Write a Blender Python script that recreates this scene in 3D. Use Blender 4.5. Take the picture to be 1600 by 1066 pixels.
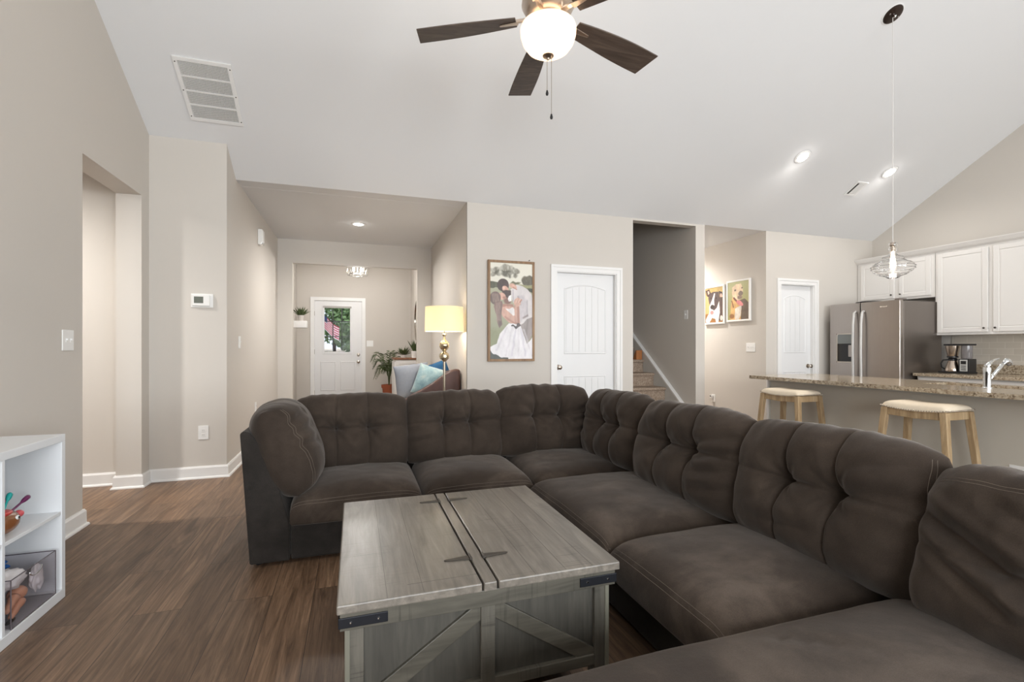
import bpy, bmesh, math, random
import numpy as np
from mathutils import Vector, Matrix, noise
random.seed(7)
PI = math.pi
SC = bpy.context.scene
COL = SC.collection
for o in list(bpy.data.objects): bpy.data.objects.remove(o)

# ------------------------------------------------------------------ camera
F_PX, HOR, YAW, EYE = 747.3, 542.0, math.radians(18.21), 1.147
cd = bpy.data.cameras.new('camera'); cam = bpy.data.objects.new('camera', cd); COL.objects.link(cam)
cd.sensor_fit = 'HORIZONTAL'; cd.sensor_width = 36.0; cd.lens = F_PX/1600*36
cd.shift_y = (HOR-533)/1600; cd.clip_start = .05
cam.location = (0, 0, EYE); cam.rotation_euler = (PI/2, 0, -YAW)
SC.camera = cam
# ------------------------------------------------------------------ world, exposure
SC.view_settings.view_transform = 'Standard'; SC.view_settings.look = 'None'
SC.view_settings.gamma = 1.0; SC.view_settings.use_curve_mapping = False
SC.view_settings.exposure = 0.26
W = bpy.data.worlds.new('world'); SC.world = W; W.use_nodes = True
bg = W.node_tree.nodes['Background']; bg.inputs[0].default_value = (.80, .90, 1.0, 1); bg.inputs[1].default_value = 1.1
# ------------------------------------------------------------------ lights (daylight through the windows behind, sun outside, big lamps)
def light(name, kind, loc, energy, color=(1, 1, 1), rot=(0, 0, 0), size=None, size_y=None, radius=None, spread=None):
    l = bpy.data.lights.new(name, kind); l.energy = energy; l.color = color
    if kind == 'AREA':
        l.shape = 'RECTANGLE'; l.size = size; l.size_y = size_y or size
        if spread: l.spread = spread
    elif kind == 'SUN': l.angle = math.radians(1)
    elif radius: l.shadow_soft_size = radius
    o = bpy.data.objects.new(name, l); COL.objects.link(o); o.location = loc; o.rotation_euler = rot
    return o
DAY = (.92, .965, 1.0); WARM = (1.0, .86, .70); NEUT = (1.0, .965, .925)
Y0, X0, X1R = -2.8, -1.655, 7.417
for i, (wx, ww) in enumerate([(-.3, 1.7), (2.1, 1.8), (4.9, 2.2)]):
    light('daylight', 'AREA', (wx, Y0-.02, 1.45), 58*ww, DAY, (PI/2, 0, 0), ww, 1.7)
light('sun', 'SUN', (0, 20, 10), 1.6, (1, .95, .85), (math.radians(48), 0, math.radians(35)))

# ------------------------------------------------------------------ materials
def lin(c):
    c = c/255.0
    return c/12.92 if c <= .04045 else ((c+.055)/1.055)**2.4
def rgb(r, g, b): return (lin(r), lin(g), lin(b), 1)
def newmat(name):
    m = bpy.data.materials.new(name); m.use_nodes = True
    return m, m.node_tree, m.node_tree.nodes['Principled BSDF']
def pmat(name, col, rough=.5, metal=0, noise_s=0, noise_a=.06, bump=0, bump_s=None, spec=None, trans=0, ior=None, emit=None, estr=0, sheen=0, coat=0):
    m, nt, b = newmat(name)
    N, L = nt.nodes, nt.links
    b.inputs['Base Color'].default_value = col; b.inputs['Roughness'].default_value = rough; b.inputs['Metallic'].default_value = metal
    if spec is not None: b.inputs['Specular IOR Level'].default_value = spec
    if trans: b.inputs['Transmission Weight'].default_value = trans
    if ior: b.inputs['IOR'].default_value = ior
    if sheen: b.inputs['Sheen Weight'].default_value = sheen; b.inputs['Sheen Roughness'].default_value = .45
    if coat: b.inputs['Coat Weight'].default_value = coat
    if emit: b.inputs['Emission Color'].default_value = emit; b.inputs['Emission Strength'].default_value = estr
    tc = N.new('ShaderNodeTexCoord')
    ns = N.new('ShaderNodeTexNoise'); ns.inputs['Scale'].default_value = noise_s or 6; ns.inputs['Detail'].default_value = 4
    L.new(tc.outputs['Object'], ns.inputs['Vector'])
    mx = N.new('ShaderNodeMix'); mx.data_type = 'RGBA'
    a = noise_a
    mx.inputs[6].default_value = (col[0]*(1-a), col[1]*(1-a), col[2]*(1-a), 1); mx.inputs[7].default_value = (min(1, col[0]*(1+a)), min(1, col[1]*(1+a)), min(1, col[2]*(1+a)), 1)
    L.new(ns.outputs['Fac'], mx.inputs[0]); L.new(mx.outputs[2], b.inputs['Base Color'])
    if bump:
        n2 = N.new('ShaderNodeTexNoise'); n2.inputs['Scale'].default_value = bump_s or 200; n2.inputs['Detail'].default_value = 3
        L.new(tc.outputs['Object'], n2.inputs['Vector'])
        bp = N.new('ShaderNodeBump'); bp.inputs['Strength'].default_value = bump; bp.inputs['Distance'].default_value = .002
        L.new(n2.outputs['Fac'], bp.inputs['Height']); L.new(bp.outputs[0], b.inputs['Normal'])
    return m
def math_node(nt, op, a, b=None):
    n = nt.nodes.new('ShaderNodeMath'); n.operation = op
    for i, v in enumerate((a, b)):
        if v is None: continue
        if hasattr(v, 'links') or hasattr(v, 'is_output'): nt.links.new(v, n.inputs[i])
        else: n.inputs[i].default_value = v
    return n.outputs[0]
def ramp(nt, fac, stops):
    r = nt.nodes.new('ShaderNodeValToRGB'); nt.links.new(fac, r.inputs[0])
    e = r.color_ramp.elements
    while len(e) < len(stops): e.new(.5)
    for el, (p, c) in zip(e, stops): el.position = p; el.color = c
    return r.outputs[0]
def mixc(nt, fac, a, b, mode='MIX'):
    n = nt.nodes.new('ShaderNodeMix'); n.data_type = 'RGBA'; n.blend_type = mode
    for i, v in ((0, fac), (6, a), (7, b)):
        if isinstance(v, (int, float, tuple)): n.inputs[i].default_value = v
        else: nt.links.new(v, n.inputs[i])
    return n.outputs[2]
def tex_coord(nt, scale=(1, 1, 1), rot=(0, 0, 0), loc=(0, 0, 0)):
    tc = nt.nodes.new('ShaderNodeTexCoord'); mp = nt.nodes.new('ShaderNodeMapping')
    mp.inputs['Scale'].default_value = scale; mp.inputs['Rotation'].default_value = rot; mp.inputs['Location'].default_value = loc
    nt.links.new(tc.outputs['Object'], mp.inputs['Vector']); return mp.outputs[0]
def noise_t(nt, vec, scale, detail=5, rough=.55, dist=0):
    n = nt.nodes.new('ShaderNodeTexNoise'); n.inputs['Scale'].default_value = scale; n.inputs['Detail'].default_value = detail
    n.inputs['Roughness'].default_value = rough; n.inputs['Distortion'].default_value = dist
    nt.links.new(vec, n.inputs['Vector']); return n.outputs['Fac']
def bump_to(nt, b, h, strength, dist=.002):
    bp = nt.nodes.new('ShaderNodeBump'); bp.inputs['Strength'].default_value = strength; bp.inputs['Distance'].default_value = dist
    nt.links.new(h, bp.inputs['Height']); nt.links.new(bp.outputs[0], b.inputs['Normal'])
def floor_mat():
    m, nt, b = newmat('vinyl_plank')
    v = tex_coord(nt, rot=(0, 0, PI/2))
    br = nt.nodes.new('ShaderNodeTexBrick'); nt.links.new(v, br.inputs['Vector'])
    br.offset = .37; br.offset_frequency = 2
    for k, val in (('Scale', 1.0), ('Mortar Size', .0012), ('Mortar Smooth', .1), ('Bias', 0), ('Brick Width', 1.22), ('Row Height', .18)): br.inputs[k].default_value = val
    br.inputs['Color1'].default_value = (0, 0, 0, 1); br.inputs['Color2'].default_value = (1, 1, 1, 1); br.inputs['Mortar'].default_value = (.5, .5, .5, 1)
    # shift the grain per plank
    add = nt.nodes.new('ShaderNodeVectorMath'); add.operation = 'MULTIPLY_ADD'
    nt.links.new(br.outputs['Color'], add.inputs[0]); add.inputs[1].default_value = (37, 11, 5)
    v2 = tex_coord(nt, scale=(16, 1.1, 1)); nt.links.new(v2, add.inputs[2])
    g1 = noise_t(nt, add.outputs[0], 1.3, 9, .7, 1.6)
    v3 = tex_coord(nt, scale=(150, 4, 1)); add3 = nt.nodes.new('ShaderNodeVectorMath'); add3.operation = 'MULTIPLY_ADD'
    nt.links.new(br.outputs['Color'], add3.inputs[0]); add3.inputs[1].default_value = (13, 7, 5); nt.links.new(v3, add3.inputs[2])
    g2 = noise_t(nt, add3.outputs[0], 1.2, 4, .6)
    base = ramp(nt, g1, [(.25, rgb(66, 48, 36)), (.42, rgb(102, 80, 62)), (.58, rgb(130, 105, 84)), (.76, rgb(162, 134, 107))])
    tone = ramp(nt, br.outputs['Color'], [(0, (.74, .72, .71, 1)), (.5, (.95, .95, .95, 1)), (1, (1.16, 1.12, 1.07, 1))])
    c = mixc(nt, 1.0, base, tone, 'MULTIPLY')
    fine = ramp(nt, g2, [(.3, (.62, .60, .58, 1)), (.7, (1.2, 1.2, 1.2, 1))])
    c = mixc(nt, .8, c, fine, 'MULTIPLY')
    c = mixc(nt, br.outputs['Fac'], c, rgb(50, 38, 30))
    nt.links.new(c, b.inputs['Base Color'])
    r = ramp(nt, g2, [(.2, (.40, .40, .40, 1)), (.8, (.52, .52, .52, 1))]); nt.links.new(r, b.inputs['Roughness'])
    bump_to(nt, b, g2, .25, .001)
    return m
def wood_mat(name, stops, scale=(1, 1, 1), along='Y', gs=3.0, rough=.5, fine=.5, plank=None, saw=False, bump=.25):
    m, nt, b = newmat(name)
    a = {'X': (.12, 1, 1), 'Y': (1, .12, 1), 'Z': (1, 1, .12)}[along]
    v = tex_coord(nt, scale=tuple(8*p for p in a))
    g = noise_t(nt, v, gs, 6, .6, .8)
    v2 = tex_coord(nt, scale=tuple(70*(p if p == 1 else .04) for p in a)); g2 = noise_t(nt, v2, 1.5, 3, .6)
    c = ramp(nt, g, stops)
    f = ramp(nt, g2, [(.3, (.72, .72, .72, 1)), (.7, (1.15, 1.15, 1.15, 1))])
    c = mixc(nt, fine, c, f, 'MULTIPLY')
    if saw:   # faint saw marks across the grain
        vs = tex_coord(nt, scale={'X': (160, 4, 4), 'Y': (4, 160, 4), 'Z': (4, 4, 160)}[along])
        s1 = noise_t(nt, vs, 1.0, 2, .5)
        vm = tex_coord(nt, scale=(2.5, 2.5, 2.5)); msk = noise_t(nt, vm, 2.0, 2, .5)
        s2 = ramp(nt, s1, [(.33, (.55, .55, .55, 1)), (.42, (1, 1, 1, 1))])
        mk = ramp(nt, msk, [(.5, (0, 0, 0, 1)), (.62, (.8, .8, .8, 1))])
        c = mixc(nt, mk, c, mixc(nt, 1.0, c, s2, 'MULTIPLY'))
    nt.links.new(c, b.inputs['Base Color']); b.inputs['Roughness'].default_value = rough
    bump_to(nt, b, g2, bump, .001)
    return m
def granite_mat():
    m, nt, b = newmat('granite')
    v = tex_coord(nt)
    n1 = noise_t(nt, v, 55, 5, .75, .4); n2 = noise_t(nt, v, 9, 4, .6)
    vo = nt.nodes.new('ShaderNodeTexVoronoi'); vo.inputs['Scale'].default_value = 120; nt.links.new(v, vo.inputs['Vector'])
    c = ramp(nt, n1, [(.34, rgb(46, 38, 32)), (.42, rgb(116, 98, 78)), (.5, rgb(176, 162, 140)), (.62, rgb(204, 192, 172)), (.75, rgb(150, 130, 106))])
    c2 = ramp(nt, vo.outputs['Color'], [(.0, (.6, .56, .5, 1)), (.5, (1, 1, 1, 1)), (1, (1.12, 1.1, 1.05, 1))])
    c = mixc(nt, .6, c, c2, 'MULTIPLY')
    c = mixc(nt, ramp(nt, n2, [(.4, (0, 0, 0, 1)), (.7, (.5, .5, .5, 1))]), c, rgb(170, 150, 126))
    nt.links.new(c, b.inputs['Base Color']); b.inputs['Roughness'].default_value = .13
    return m
def fabric_mat(name, c1, c2, c3, sheen=.35, worn=2.2):
    m, nt, b = newmat(name)
    v = tex_coord(nt)
    n1 = noise_t(nt, v, worn, 6, .62, .5); n2 = noise_t(nt, v, 16, 4, .6); n3 = noise_t(nt, v, 420, 2, .5)
    c = ramp(nt, n1, [(.32, c1), (.52, c2), (.7, c3)])
    c = mixc(nt, .35, c, ramp(nt, n2, [(.3, (.7, .7, .7, 1)), (.7, (1.25, 1.25, 1.25, 1))]), 'MULTIPLY')
    c = mixc(nt, .5, c, ramp(nt, n3, [(.3, (.7, .7, .7, 1)), (.7, (1.3, 1.3, 1.3, 1))]), 'MULTIPLY')
    nt.links.new(c, b.inputs['Base Color']); b.inputs['Roughness'].default_value = .92
    b.inputs['Specular IOR Level'].default_value = .15
    b.inputs['Sheen Weight'].default_value = sheen; b.inputs['Sheen Roughness'].default_value = .4
    b.inputs['Sheen Tint'].default_value = (.9, .82, .76, 1)
    h = math_node(nt, 'ADD', math_node(nt, 'MULTIPLY', n3, .3), n2)
    bump_to(nt, b, h, .35, .004)
    return m
def carpet_mat():
    m, nt, b = newmat('stair_carpet')
    v = tex_coord(nt); n1 = noise_t(nt, v, 60, 5, .7); n2 = noise_t(nt, v, 320, 2, .6)
    c = ramp(nt, n1, [(.3, rgb(128, 108, 92)), (.5, rgb(172, 152, 134)), (.7, rgb(200, 182, 162))])
    c = mixc(nt, .6, c, ramp(nt, n2, [(.3, (.65, .65, .65, 1)), (.7, (1.25, 1.25, 1.25, 1))]), 'MULTIPLY')
    nt.links.new(c, b.inputs['Base Color']); b.inputs['Roughness'].default_value = 1; bump_to(nt, b, n2, .9, .006)
    return m
def tile_mat():
    m, nt, b = newmat('backsplash_tile')
    v = tex_coord(nt, rot=(0, PI/2, 0))
    tc = nt.nodes.new('ShaderNodeTexCoord'); sp = nt.nodes.new('ShaderNodeSeparateXYZ'); cb = nt.nodes.new('ShaderNodeCombineXYZ')
    nt.links.new(tc.outputs['Object'], sp.inputs[0]); nt.links.new(sp.outputs[1], cb.inputs[0]); nt.links.new(sp.outputs[2], cb.inputs[1])
    br = nt.nodes.new('ShaderNodeTexBrick'); nt.links.new(cb.outputs[0], br.inputs['Vector'])
    for k, val in (('Scale', 1.0), ('Mortar Size', .002), ('Brick Width', .15), ('Row Height', .075)): br.inputs[k].default_value = val
    br.inputs['Color1'].default_value = rgb(200, 192, 180); br.inputs['Color2'].default_value = rgb(192, 184, 172); br.inputs['Mortar'].default_value = rgb(214, 208, 198)
    nt.links.new(br.outputs['Color'], b.inputs['Base Color']); b.inputs['Roughness'].default_value = .25
    return m
def glass_mat(name, tint=(1, 1, 1, 1), rough=.0, ior=1.45):
    m, nt, b = newmat(name)
    b.inputs['Base Color'].default_value = tint; b.inputs['Roughness'].default_value = rough
    b.inputs['Transmission Weight'].default_value = 1; b.inputs['IOR'].default_value = ior
    return m
def thin_glass(name, tint=(1, 1, 1, 1), gloss=.06):
    m = bpy.data.materials.new(name); m.use_nodes = True; nt = m.node_tree; nt.nodes.clear()
    o = nt.nodes.new('ShaderNodeOutputMaterial'); t = nt.nodes.new('ShaderNodeBsdfTransparent'); t.inputs[0].default_value = tint
    g = nt.nodes.new('ShaderNodeBsdfGlossy'); g.inputs['Roughness'].default_value = .02
    fr = nt.nodes.new('ShaderNodeLayerWeight'); fr.inputs[0].default_value = .5
    mx = nt.nodes.new('ShaderNodeMixShader'); ad = math_node(nt, 'ADD', math_node(nt, 'MULTIPLY', math_node(nt, 'POWER', fr.outputs[1], 5.0), min(.5, gloss*12)), gloss)
    nt.links.new(ad, mx.inputs[0]); nt.links.new(t.outputs[0], mx.inputs[1]); nt.links.new(g.outputs[0], mx.inputs[2]); nt.links.new(mx.outputs[0], o.inputs[0])
    return m
def emit_mat(name, col, s):
    m, nt, b = newmat(name)
    b.inputs['Base Color'].default_value = (.8, .8, .8, 1); b.inputs['Emission Color'].default_value = col; b.inputs['Emission Strength'].default_value = s
    return m
def paint_attr_mat(name, rough=.35):
    m, nt, b = newmat(name)
    a = nt.nodes.new('ShaderNodeAttribute'); a.attribute_name = 'print'
    nt.links.new(a.outputs['Color'], b.inputs['Base Color']); b.inputs['Roughness'].default_value = rough
    return m
def steel_mat(name, col, rough=.3, along='Z'):
    m, nt, b = newmat(name)
    v = tex_coord(nt, scale={'Z': (300, 300, 3), 'Y': (300, 3, 300)}[along]); g = noise_t(nt, v, 1, 3, .5)
    c = mixc(nt, g, tuple(x*.92 for x in col[:3])+(1,), tuple(min(1, x*1.06) for x in col[:3])+(1,))
    nt.links.new(c, b.inputs['Base Color']); b.inputs['Metallic'].default_value = 1
    b.inputs['Roughness'].default_value = rough
    return m
M = {}
M['wall'] = pmat('wall_paint', rgb(205, 199, 191), .75, noise_s=1.5, noise_a=.015, bump=.08, bump_s=90)
M['ceil'] = pmat('ceiling_paint', rgb(225, 225, 225), .85, noise_s=1.5, noise_a=.01, bump=.1, bump_s=60)
M['trim'] = pmat('trim_paint', rgb(234, 233, 231), .4, noise_a=.01)
M['doorw'] = pmat('door_paint', rgb(230, 230, 230), .42, noise_a=.01, bump=.05, bump_s=120)
M['cab'] = pmat('cabinet_paint', rgb(230, 227, 223), .4, noise_a=.01)
M['barp'] = pmat('bar_paint', rgb(196, 190, 178), .6, noise_a=.02)
M['floor'] = floor_mat()
M['sofa'] = fabric_mat('sofa_microfibre', rgb(50, 42, 36), rgb(62, 53, 46), rgb(88, 77, 68), sheen=.22)
M['sofab'] = fabric_mat('sofa_base_fabric', rgb(40, 37, 34), rgb(48, 44, 41), rgb(55, 51, 47), worn=5, sheen=.15)
M['sofac'] = fabric_mat('sofa_cushion_fabric', rgb(53, 45, 39), rgb(61, 52, 45), rgb(71, 61, 53), sheen=.22, worn=3.5)
M['thread'] = pmat('thread', rgb(112, 101, 91), .9)
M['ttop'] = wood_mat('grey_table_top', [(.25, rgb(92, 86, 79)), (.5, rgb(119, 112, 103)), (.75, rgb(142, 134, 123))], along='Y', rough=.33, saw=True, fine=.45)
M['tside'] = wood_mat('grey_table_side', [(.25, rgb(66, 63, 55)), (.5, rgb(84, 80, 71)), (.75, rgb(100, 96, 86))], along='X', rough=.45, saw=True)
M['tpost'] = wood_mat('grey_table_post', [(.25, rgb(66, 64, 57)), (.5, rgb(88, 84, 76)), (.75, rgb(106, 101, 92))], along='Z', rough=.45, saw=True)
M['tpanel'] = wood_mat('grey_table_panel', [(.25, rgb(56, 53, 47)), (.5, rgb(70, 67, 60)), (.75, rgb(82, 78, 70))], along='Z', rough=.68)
M['black'] = pmat('black_metal', rgb(34, 35, 40), .45, metal=.6)
M['pewter'] = pmat('pewter', rgb(84, 79, 73), .42, metal=.85, noise_s=40, noise_a=.2)
M['nickel'] = pmat('nickel', rgb(190, 180, 168), .22, metal=1)
M['nickelp'] = pmat('brushed_nickel', rgb(205, 190, 175), .32, metal=1)
M['chrome'] = pmat('chrome', rgb(225, 228, 230), .08, metal=1)
M['steel'] = steel_mat('stainless', rgb(172, 164, 158), .3)
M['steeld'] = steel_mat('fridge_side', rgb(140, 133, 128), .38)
M['granite'] = granite_mat()
M['tile'] = tile_mat()
M['carpet'] = carpet_mat()
M['bladew'] = wood_mat('fan_blade_wood', [(.25, rgb(62, 51, 44)), (.5, rgb(82, 69, 60)), (.75, rgb(104, 90, 79))], along='X', rough=.45, gs=4)
M['oak'] = wood_mat('stool_wood', [(.25, rgb(140, 114, 82)), (.5, rgb(176, 150, 114)), (.75, rgb(200, 176, 142))], along='Z', rough=.6, gs=3)
M['linen'] = pmat('cream_linen', rgb(222, 208, 186), .9, noise_s=30, noise_a=.05, bump=.3, bump_s=500)
M['frosted'] = None
M['plastic'] = pmat('white_plastic', rgb(236, 235, 232), .3, noise_a=.005)
M['darkpl'] = pmat('dark_plastic', rgb(28, 28, 30), .3)
M['laminate'] = pmat('white_laminate', rgb(228, 230, 232), .35, noise_a=.008)
M['lamback'] = pmat('shelf_back', rgb(196, 204, 210), .5, noise_a=.01)
M['glass'] = glass_mat('clear_glass')
M['pane'] = thin_glass('window_glass', gloss=.004)
M['acry'] = thin_glass('smoked_acrylic', (.93, .92, .93, 1), .04)
M['leaf'] = pmat('leaf_green', rgb(70, 84, 44), .5, noise_s=12, noise_a=.35)
M['leafo'] = pmat('outdoor_leaf', rgb(104, 132, 84), .55, noise_s=4, noise_a=.5)
M['terra'] = pmat('terracotta', rgb(158, 86, 56), .8, noise_s=20, noise_a=.1)
M['soil'] = pmat('soil', rgb(52, 40, 32), 1)
M['leather'] = pmat('brown_leather', rgb(78, 48, 38), .45, noise_s=14, noise_a=.25, bump=.2, bump_s=80)
M['framew'] = wood_mat('picture_frame_wood', [(.25, rgb(118, 88, 60)), (.5, rgb(146, 114, 82)), (.75, rgb(168, 136, 102))], along='Z', rough=.5)
M['print'] = paint_attr_mat('photo_print')

# ------------------------------------------------------------------ builders
class MB:
    def __init__(s): s.v = []; s.f = []
    def add(s, vs, fs):
        n = len(s.v); s.v += [tuple(p) for p in vs]; s.f += [tuple(i+n for i in f) for f in fs]; return s
    def box(s, x0, x1, y0, y1, z0, z1, mat=None):
        v = [(x, y, z) for z in (z0, z1) for y in (y0, y1) for x in (x0, x1)]
        if mat: v = [tuple(mat @ Vector(p)) for p in v]
        return s.add(v, [(0, 2, 3, 1), (4, 5, 7, 6), (0, 1, 5, 4), (2, 6, 7, 3), (0, 4, 6, 2), (1, 3, 7, 5)])
    def prism(s, poly, a0, a1, axis='Y'):
        n = len(poly)
        def mk(p, a): return {'Y': (p[0], a, p[1]), 'X': (a, p[0], p[1]), 'Z': (p[0], p[1], a)}[axis]
        v = [mk(p, a0) for p in poly]+[mk(p, a1) for p in poly]
        return s.add(v, [tuple(range(n)), tuple(range(2*n-1, n-1, -1))]+[(i, (i+1) % n, n+(i+1) % n, n+i)[::-1] for i in range(n)])
    def lathe(s, prof, c, n=32, axis=None, close=False):
        """prof: list of (r, h) ; c centre ; axis unit vector (default Z)"""
        ax = Vector(axis).normalized() if axis else Vector((0, 0, 1))
        q = Vector((0, 0, 1)).rotation_difference(ax); vs = []
        for r, h in prof:
            for k in range(n):
                a = 2*PI*k/n; p = q @ Vector((r*math.cos(a), r*math.sin(a), h)); vs.append((p.x+c[0], p.y+c[1], p.z+c[2]))
        fs = []
        for i in range(len(prof)-1):
            for k in range(n): fs.append((i*n+k, i*n+(k+1) % n, (i+1)*n+(k+1) % n, (i+1)*n+k))
        if close:
            i = len(prof)-1
            for k in range(n): fs.append((i*n+k, i*n+(k+1) % n, (k+1) % n, k))
        else:
            if prof[0][0] > 1e-5: fs.append(tuple(range(n))[::-1])
            if prof[-1][0] > 1e-5: fs.append(tuple((len(prof)-1)*n+k for k in range(n)))
        return s.add(vs, fs)
    def tube(s, pts, r, n=8, cap=True):
        pts = [Vector(p) for p in pts]; rs = r if isinstance(r, (list, tuple)) else [r]*len(pts); vs = []; up = None
        for i, p in enumerate(pts):
            t = (pts[min(i+1, len(pts)-1)]-pts[max(i-1, 0)]).normalized()
            if up is None: up = t.orthogonal().normalized()
            up = (up-t*up.dot(t)).normalized(); b = t.cross(up)
            for k in range(n):
                a = 2*PI*k/n; vs.append(p+(up*math.cos(a)+b*math.sin(a))*rs[i])
        fs = [(i*n+k, i*n+(k+1) % n, (i+1)*n+(k+1) % n, (i+1)*n+k) for i in range(len(pts)-1) for k in range(n)]
        if cap: fs += [tuple(range(n))[::-1], tuple((len(pts)-1)*n+k for k in range(n))]
        return s.add(vs, fs)
    def grid(s, P, nu, nv, wrap=False):
        """P: function(i,j) -> point"""
        n = len(s.v)
        s.v += [tuple(P(i, j)) for j in range(nv) for i in range(nu)]
        for j in range(nv-1):
            for i in range(nu-1+(1 if wrap else 0)):
                a = n+j*nu+i; b = n+j*nu+(i+1) % nu; s.f.append((a, b, b+nu, a+nu))
        return s
    def build(s, name, mat, parent=None, smooth=False, bevel=0, seg=2, angle=30, sub=0, weld=False):
        off = Vector((0, 0, 0)); p = parent
        while p is not None: off += p.location; p = p.parent
        me = bpy.data.meshes.new(name)
        me.from_pydata([(a-off.x, b-off.y, c-off.z) for a, b, c in s.v], [], s.f); me.update()
        bm = bmesh.new(); bm.from_mesh(me)
        if weld: bmesh.ops.remove_doubles(bm, verts=bm.verts, dist=1e-5)
        bmesh.ops.recalc_face_normals(bm, faces=bm.faces); bm.to_mesh(me); bm.free()
        o = bpy.data.objects.new(name, me); COL.objects.link(o)
        if parent: o.parent = parent
        if isinstance(mat, list):
            for m_ in mat: me.materials.append(m_)
        elif mat: me.materials.append(mat)
        if smooth:
            for f in me.polygons: f.use_smooth = True
            if smooth != 'all':
                e = o.modifiers.new('split', 'EDGE_SPLIT'); e.split_angle = math.radians(35)
        if bevel:
            b = o.modifiers.new('bevel', 'BEVEL'); b.width = bevel; b.segments = seg; b.limit_method = 'ANGLE'; b.angle_limit = math.radians(angle)
        if sub:
            b = o.modifiers.new('sub', 'SUBSURF'); b.levels = sub; b.render_levels = sub
        return o
def tag(o, label=None, cat=None, group=None, kind=None):
    if label: o['label'] = label
    if cat: o['category'] = cat
    if group: o['group'] = group
    if kind: o['kind'] = kind
    return o
def thing(name, loc, label, cat, group=None):
    o = bpy.data.objects.new(name, None); COL.objects.link(o); o.location = loc; o.empty_display_size = .1
    return tag(o, label, cat, group)
def structure(o, label=None): return tag(o, label, kind='structure')
def copy_tree(o, parent=None):
    c = o.copy(); COL.objects.link(c); c.parent = parent
    for ch in [x for x in o.children]: copy_tree(ch, c)
    return c
def bx(name, mat, parent, dims, bevel=0, **k): return MB().box(*dims).build(name, mat, parent, bevel=bevel, **k)

# ------------------------------------------------------------------ setting
XL, XH, XR, XK = -1.655, -1.075, 1.174, 7.417
YT, YB, YE, YD, YR = 4.81, 5.153, 7.74, 10.05, 1.1
SL, ZB, HDR = .5895, 2.74, 2.387
def zc(y): return ZB+SL*(YB-y) if y > YR else ZB+SL*(YB-YR)-SL*(YR-y)
def quad_wall(name, pieces, mat=None, label=None):
    m = MB()
    for d in pieces: m.box(*d)
    return structure(m.build(name, mat or M['wall']), label)
fl = bx('floor', M['floor'], None, (-5.2, 8.0, Y0-.1, 10.3, -.12, 0)); structure(fl, 'brown wood-look plank floor')
# sloped ceiling: two thick slabs meeting at the ridge, cut where the hall begins
m = MB(); T = .16
m.prism([(YB, zc(YB)), (YR, zc(YR)), (Y0-.15, zc(Y0-.15)), (Y0-.15, zc(Y0-.15)+T), (YR, zc(YR)+T), (YB+.2, zc(YB+.2)+T), (YB+.2, ZB+.001), (YB, ZB+.001)], XL-.2, XK+.2, 'X')
structure(m.build('ceiling', M['ceil']), 'white sloped vaulted ceiling')
structure(bx('ceiling', M['ceil'], None, (XH-.15, XR+.15, YB+.2, YE+.12, ZB, ZB+.15)), 'flat ceiling of the entry hall')
structure(bx('ceiling', M['ceil'], None, (XH-.2, 2.3, YE+.12, YD+.1, 2.74, 2.89)), 'foyer ceiling')
structure(bx('ceiling', M['ceil'], None, (4.28, 5.5, YB+.2, 9.2, ZB, ZB+.15)), 'flat ceiling of the side hall')
structure(bx('ceiling', M['ceil'], None, (-5.2, XL-.18, 2.6, 5.0, 2.74, 2.89)), 'ceiling of the left passage')
structure(bx('ceiling', M['ceil'], None, (3.1, 4.4, YB+.1, 9.2, 5.0, 5.15)), 'stairwell ceiling')
# left wall with opening
TH = .175; YO0, YO1 = 3.768, 4.66
def slope_wall(name, x0, x1, ys, zbot=0, label=None):
    """wall in an X slab whose top follows the sloped ceiling (closed polygon in Y-Z)"""
    y0, y1 = ys; top = [(y1, zc(y1)+.05), (y0, zc(y0)+.05)]
    if y0 < YR < y1: top = [(y1, zc(y1)+.05), (YR, zc(YR)+.05), (y0, zc(y0)+.05)]
    return MB().prism([(y0, zbot), (y1, zbot)]+top, x0, x1, 'X')
m = slope_wall('', XL-TH, XL, (Y0-.1, YO0)); m2 = slope_wall('', XL-TH, XL, (YO0, YO1), HDR); m3 = slope_wall('', XL-TH, XL, (YO1, YT+.1))
m.add(m2.v, m2.f); m.add(m3.v, m3.f)
structure(m.build('wall_left', M['wall']), 'greige wall on the left with an opening')
quad_wall('wall_passage', [(-5.2, XL-TH+.001, YT+.001, YT+.12, 0, 2.78)], label='far wall of the passage through the left opening')
quad_wall('wall_passage_end', [(-5.3, -5.2, 2.5, 5.0, 0, 2.78), (-5.2, XL-TH, 2.5, 2.6, 0, 2.78)])
# thermostat wall
structure(MB().box(XL-.01, XH-.12, YT, YT+.12, 0, zc(YT)+.04).build('wall_thermostat', M['wall']), 'short wall carrying the thermostat')
# hall left wall
m = MB().prism([(YT, 0), (YE+.12, 0), (YE+.12, ZB+.06), (YB+.02, ZB+.06), (YT, zc(YT)+.04)], XH-.12, XH, 'X')
structure(m.build('wall_hall_left', M['wall']), 'left wall of the entry hall')
# hall right wall
quad_wall('wall_hall_right', [(XR, XR+.12, YB, YE+.12, 0, ZB+.05)])
# cased end wall with wide opening
quad_wall('wall_hall_end', [(XH, -.874, YE, YE+.12, 0, ZB+.04), (.951, XR, YE, YE+.12, 0, ZB+.04), (-.874, .951, YE, YE+.12, 2.392, ZB+.04)])
# foyer
quad_wall('wall_foyer_left', [(-1.16, -1.06, YE+.12, YD+.1, 0, 2.8)])
quad_wall('wall_foyer_right', [(1.105, 1.2, YE+.12, YD+.1, 0, 2.8)])
DX0, DX1 = -.745, .135
quad_wall('wall_foyer_door', [(-1.06, DX0-.02, YD, YD+.14, 0, 2.8), (DX1+.02, 1.105, YD, YD+.14, 0, 2.8), (DX0-.02, DX1+.02, YD, YD+.14, 2.07, 2.8)])
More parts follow.
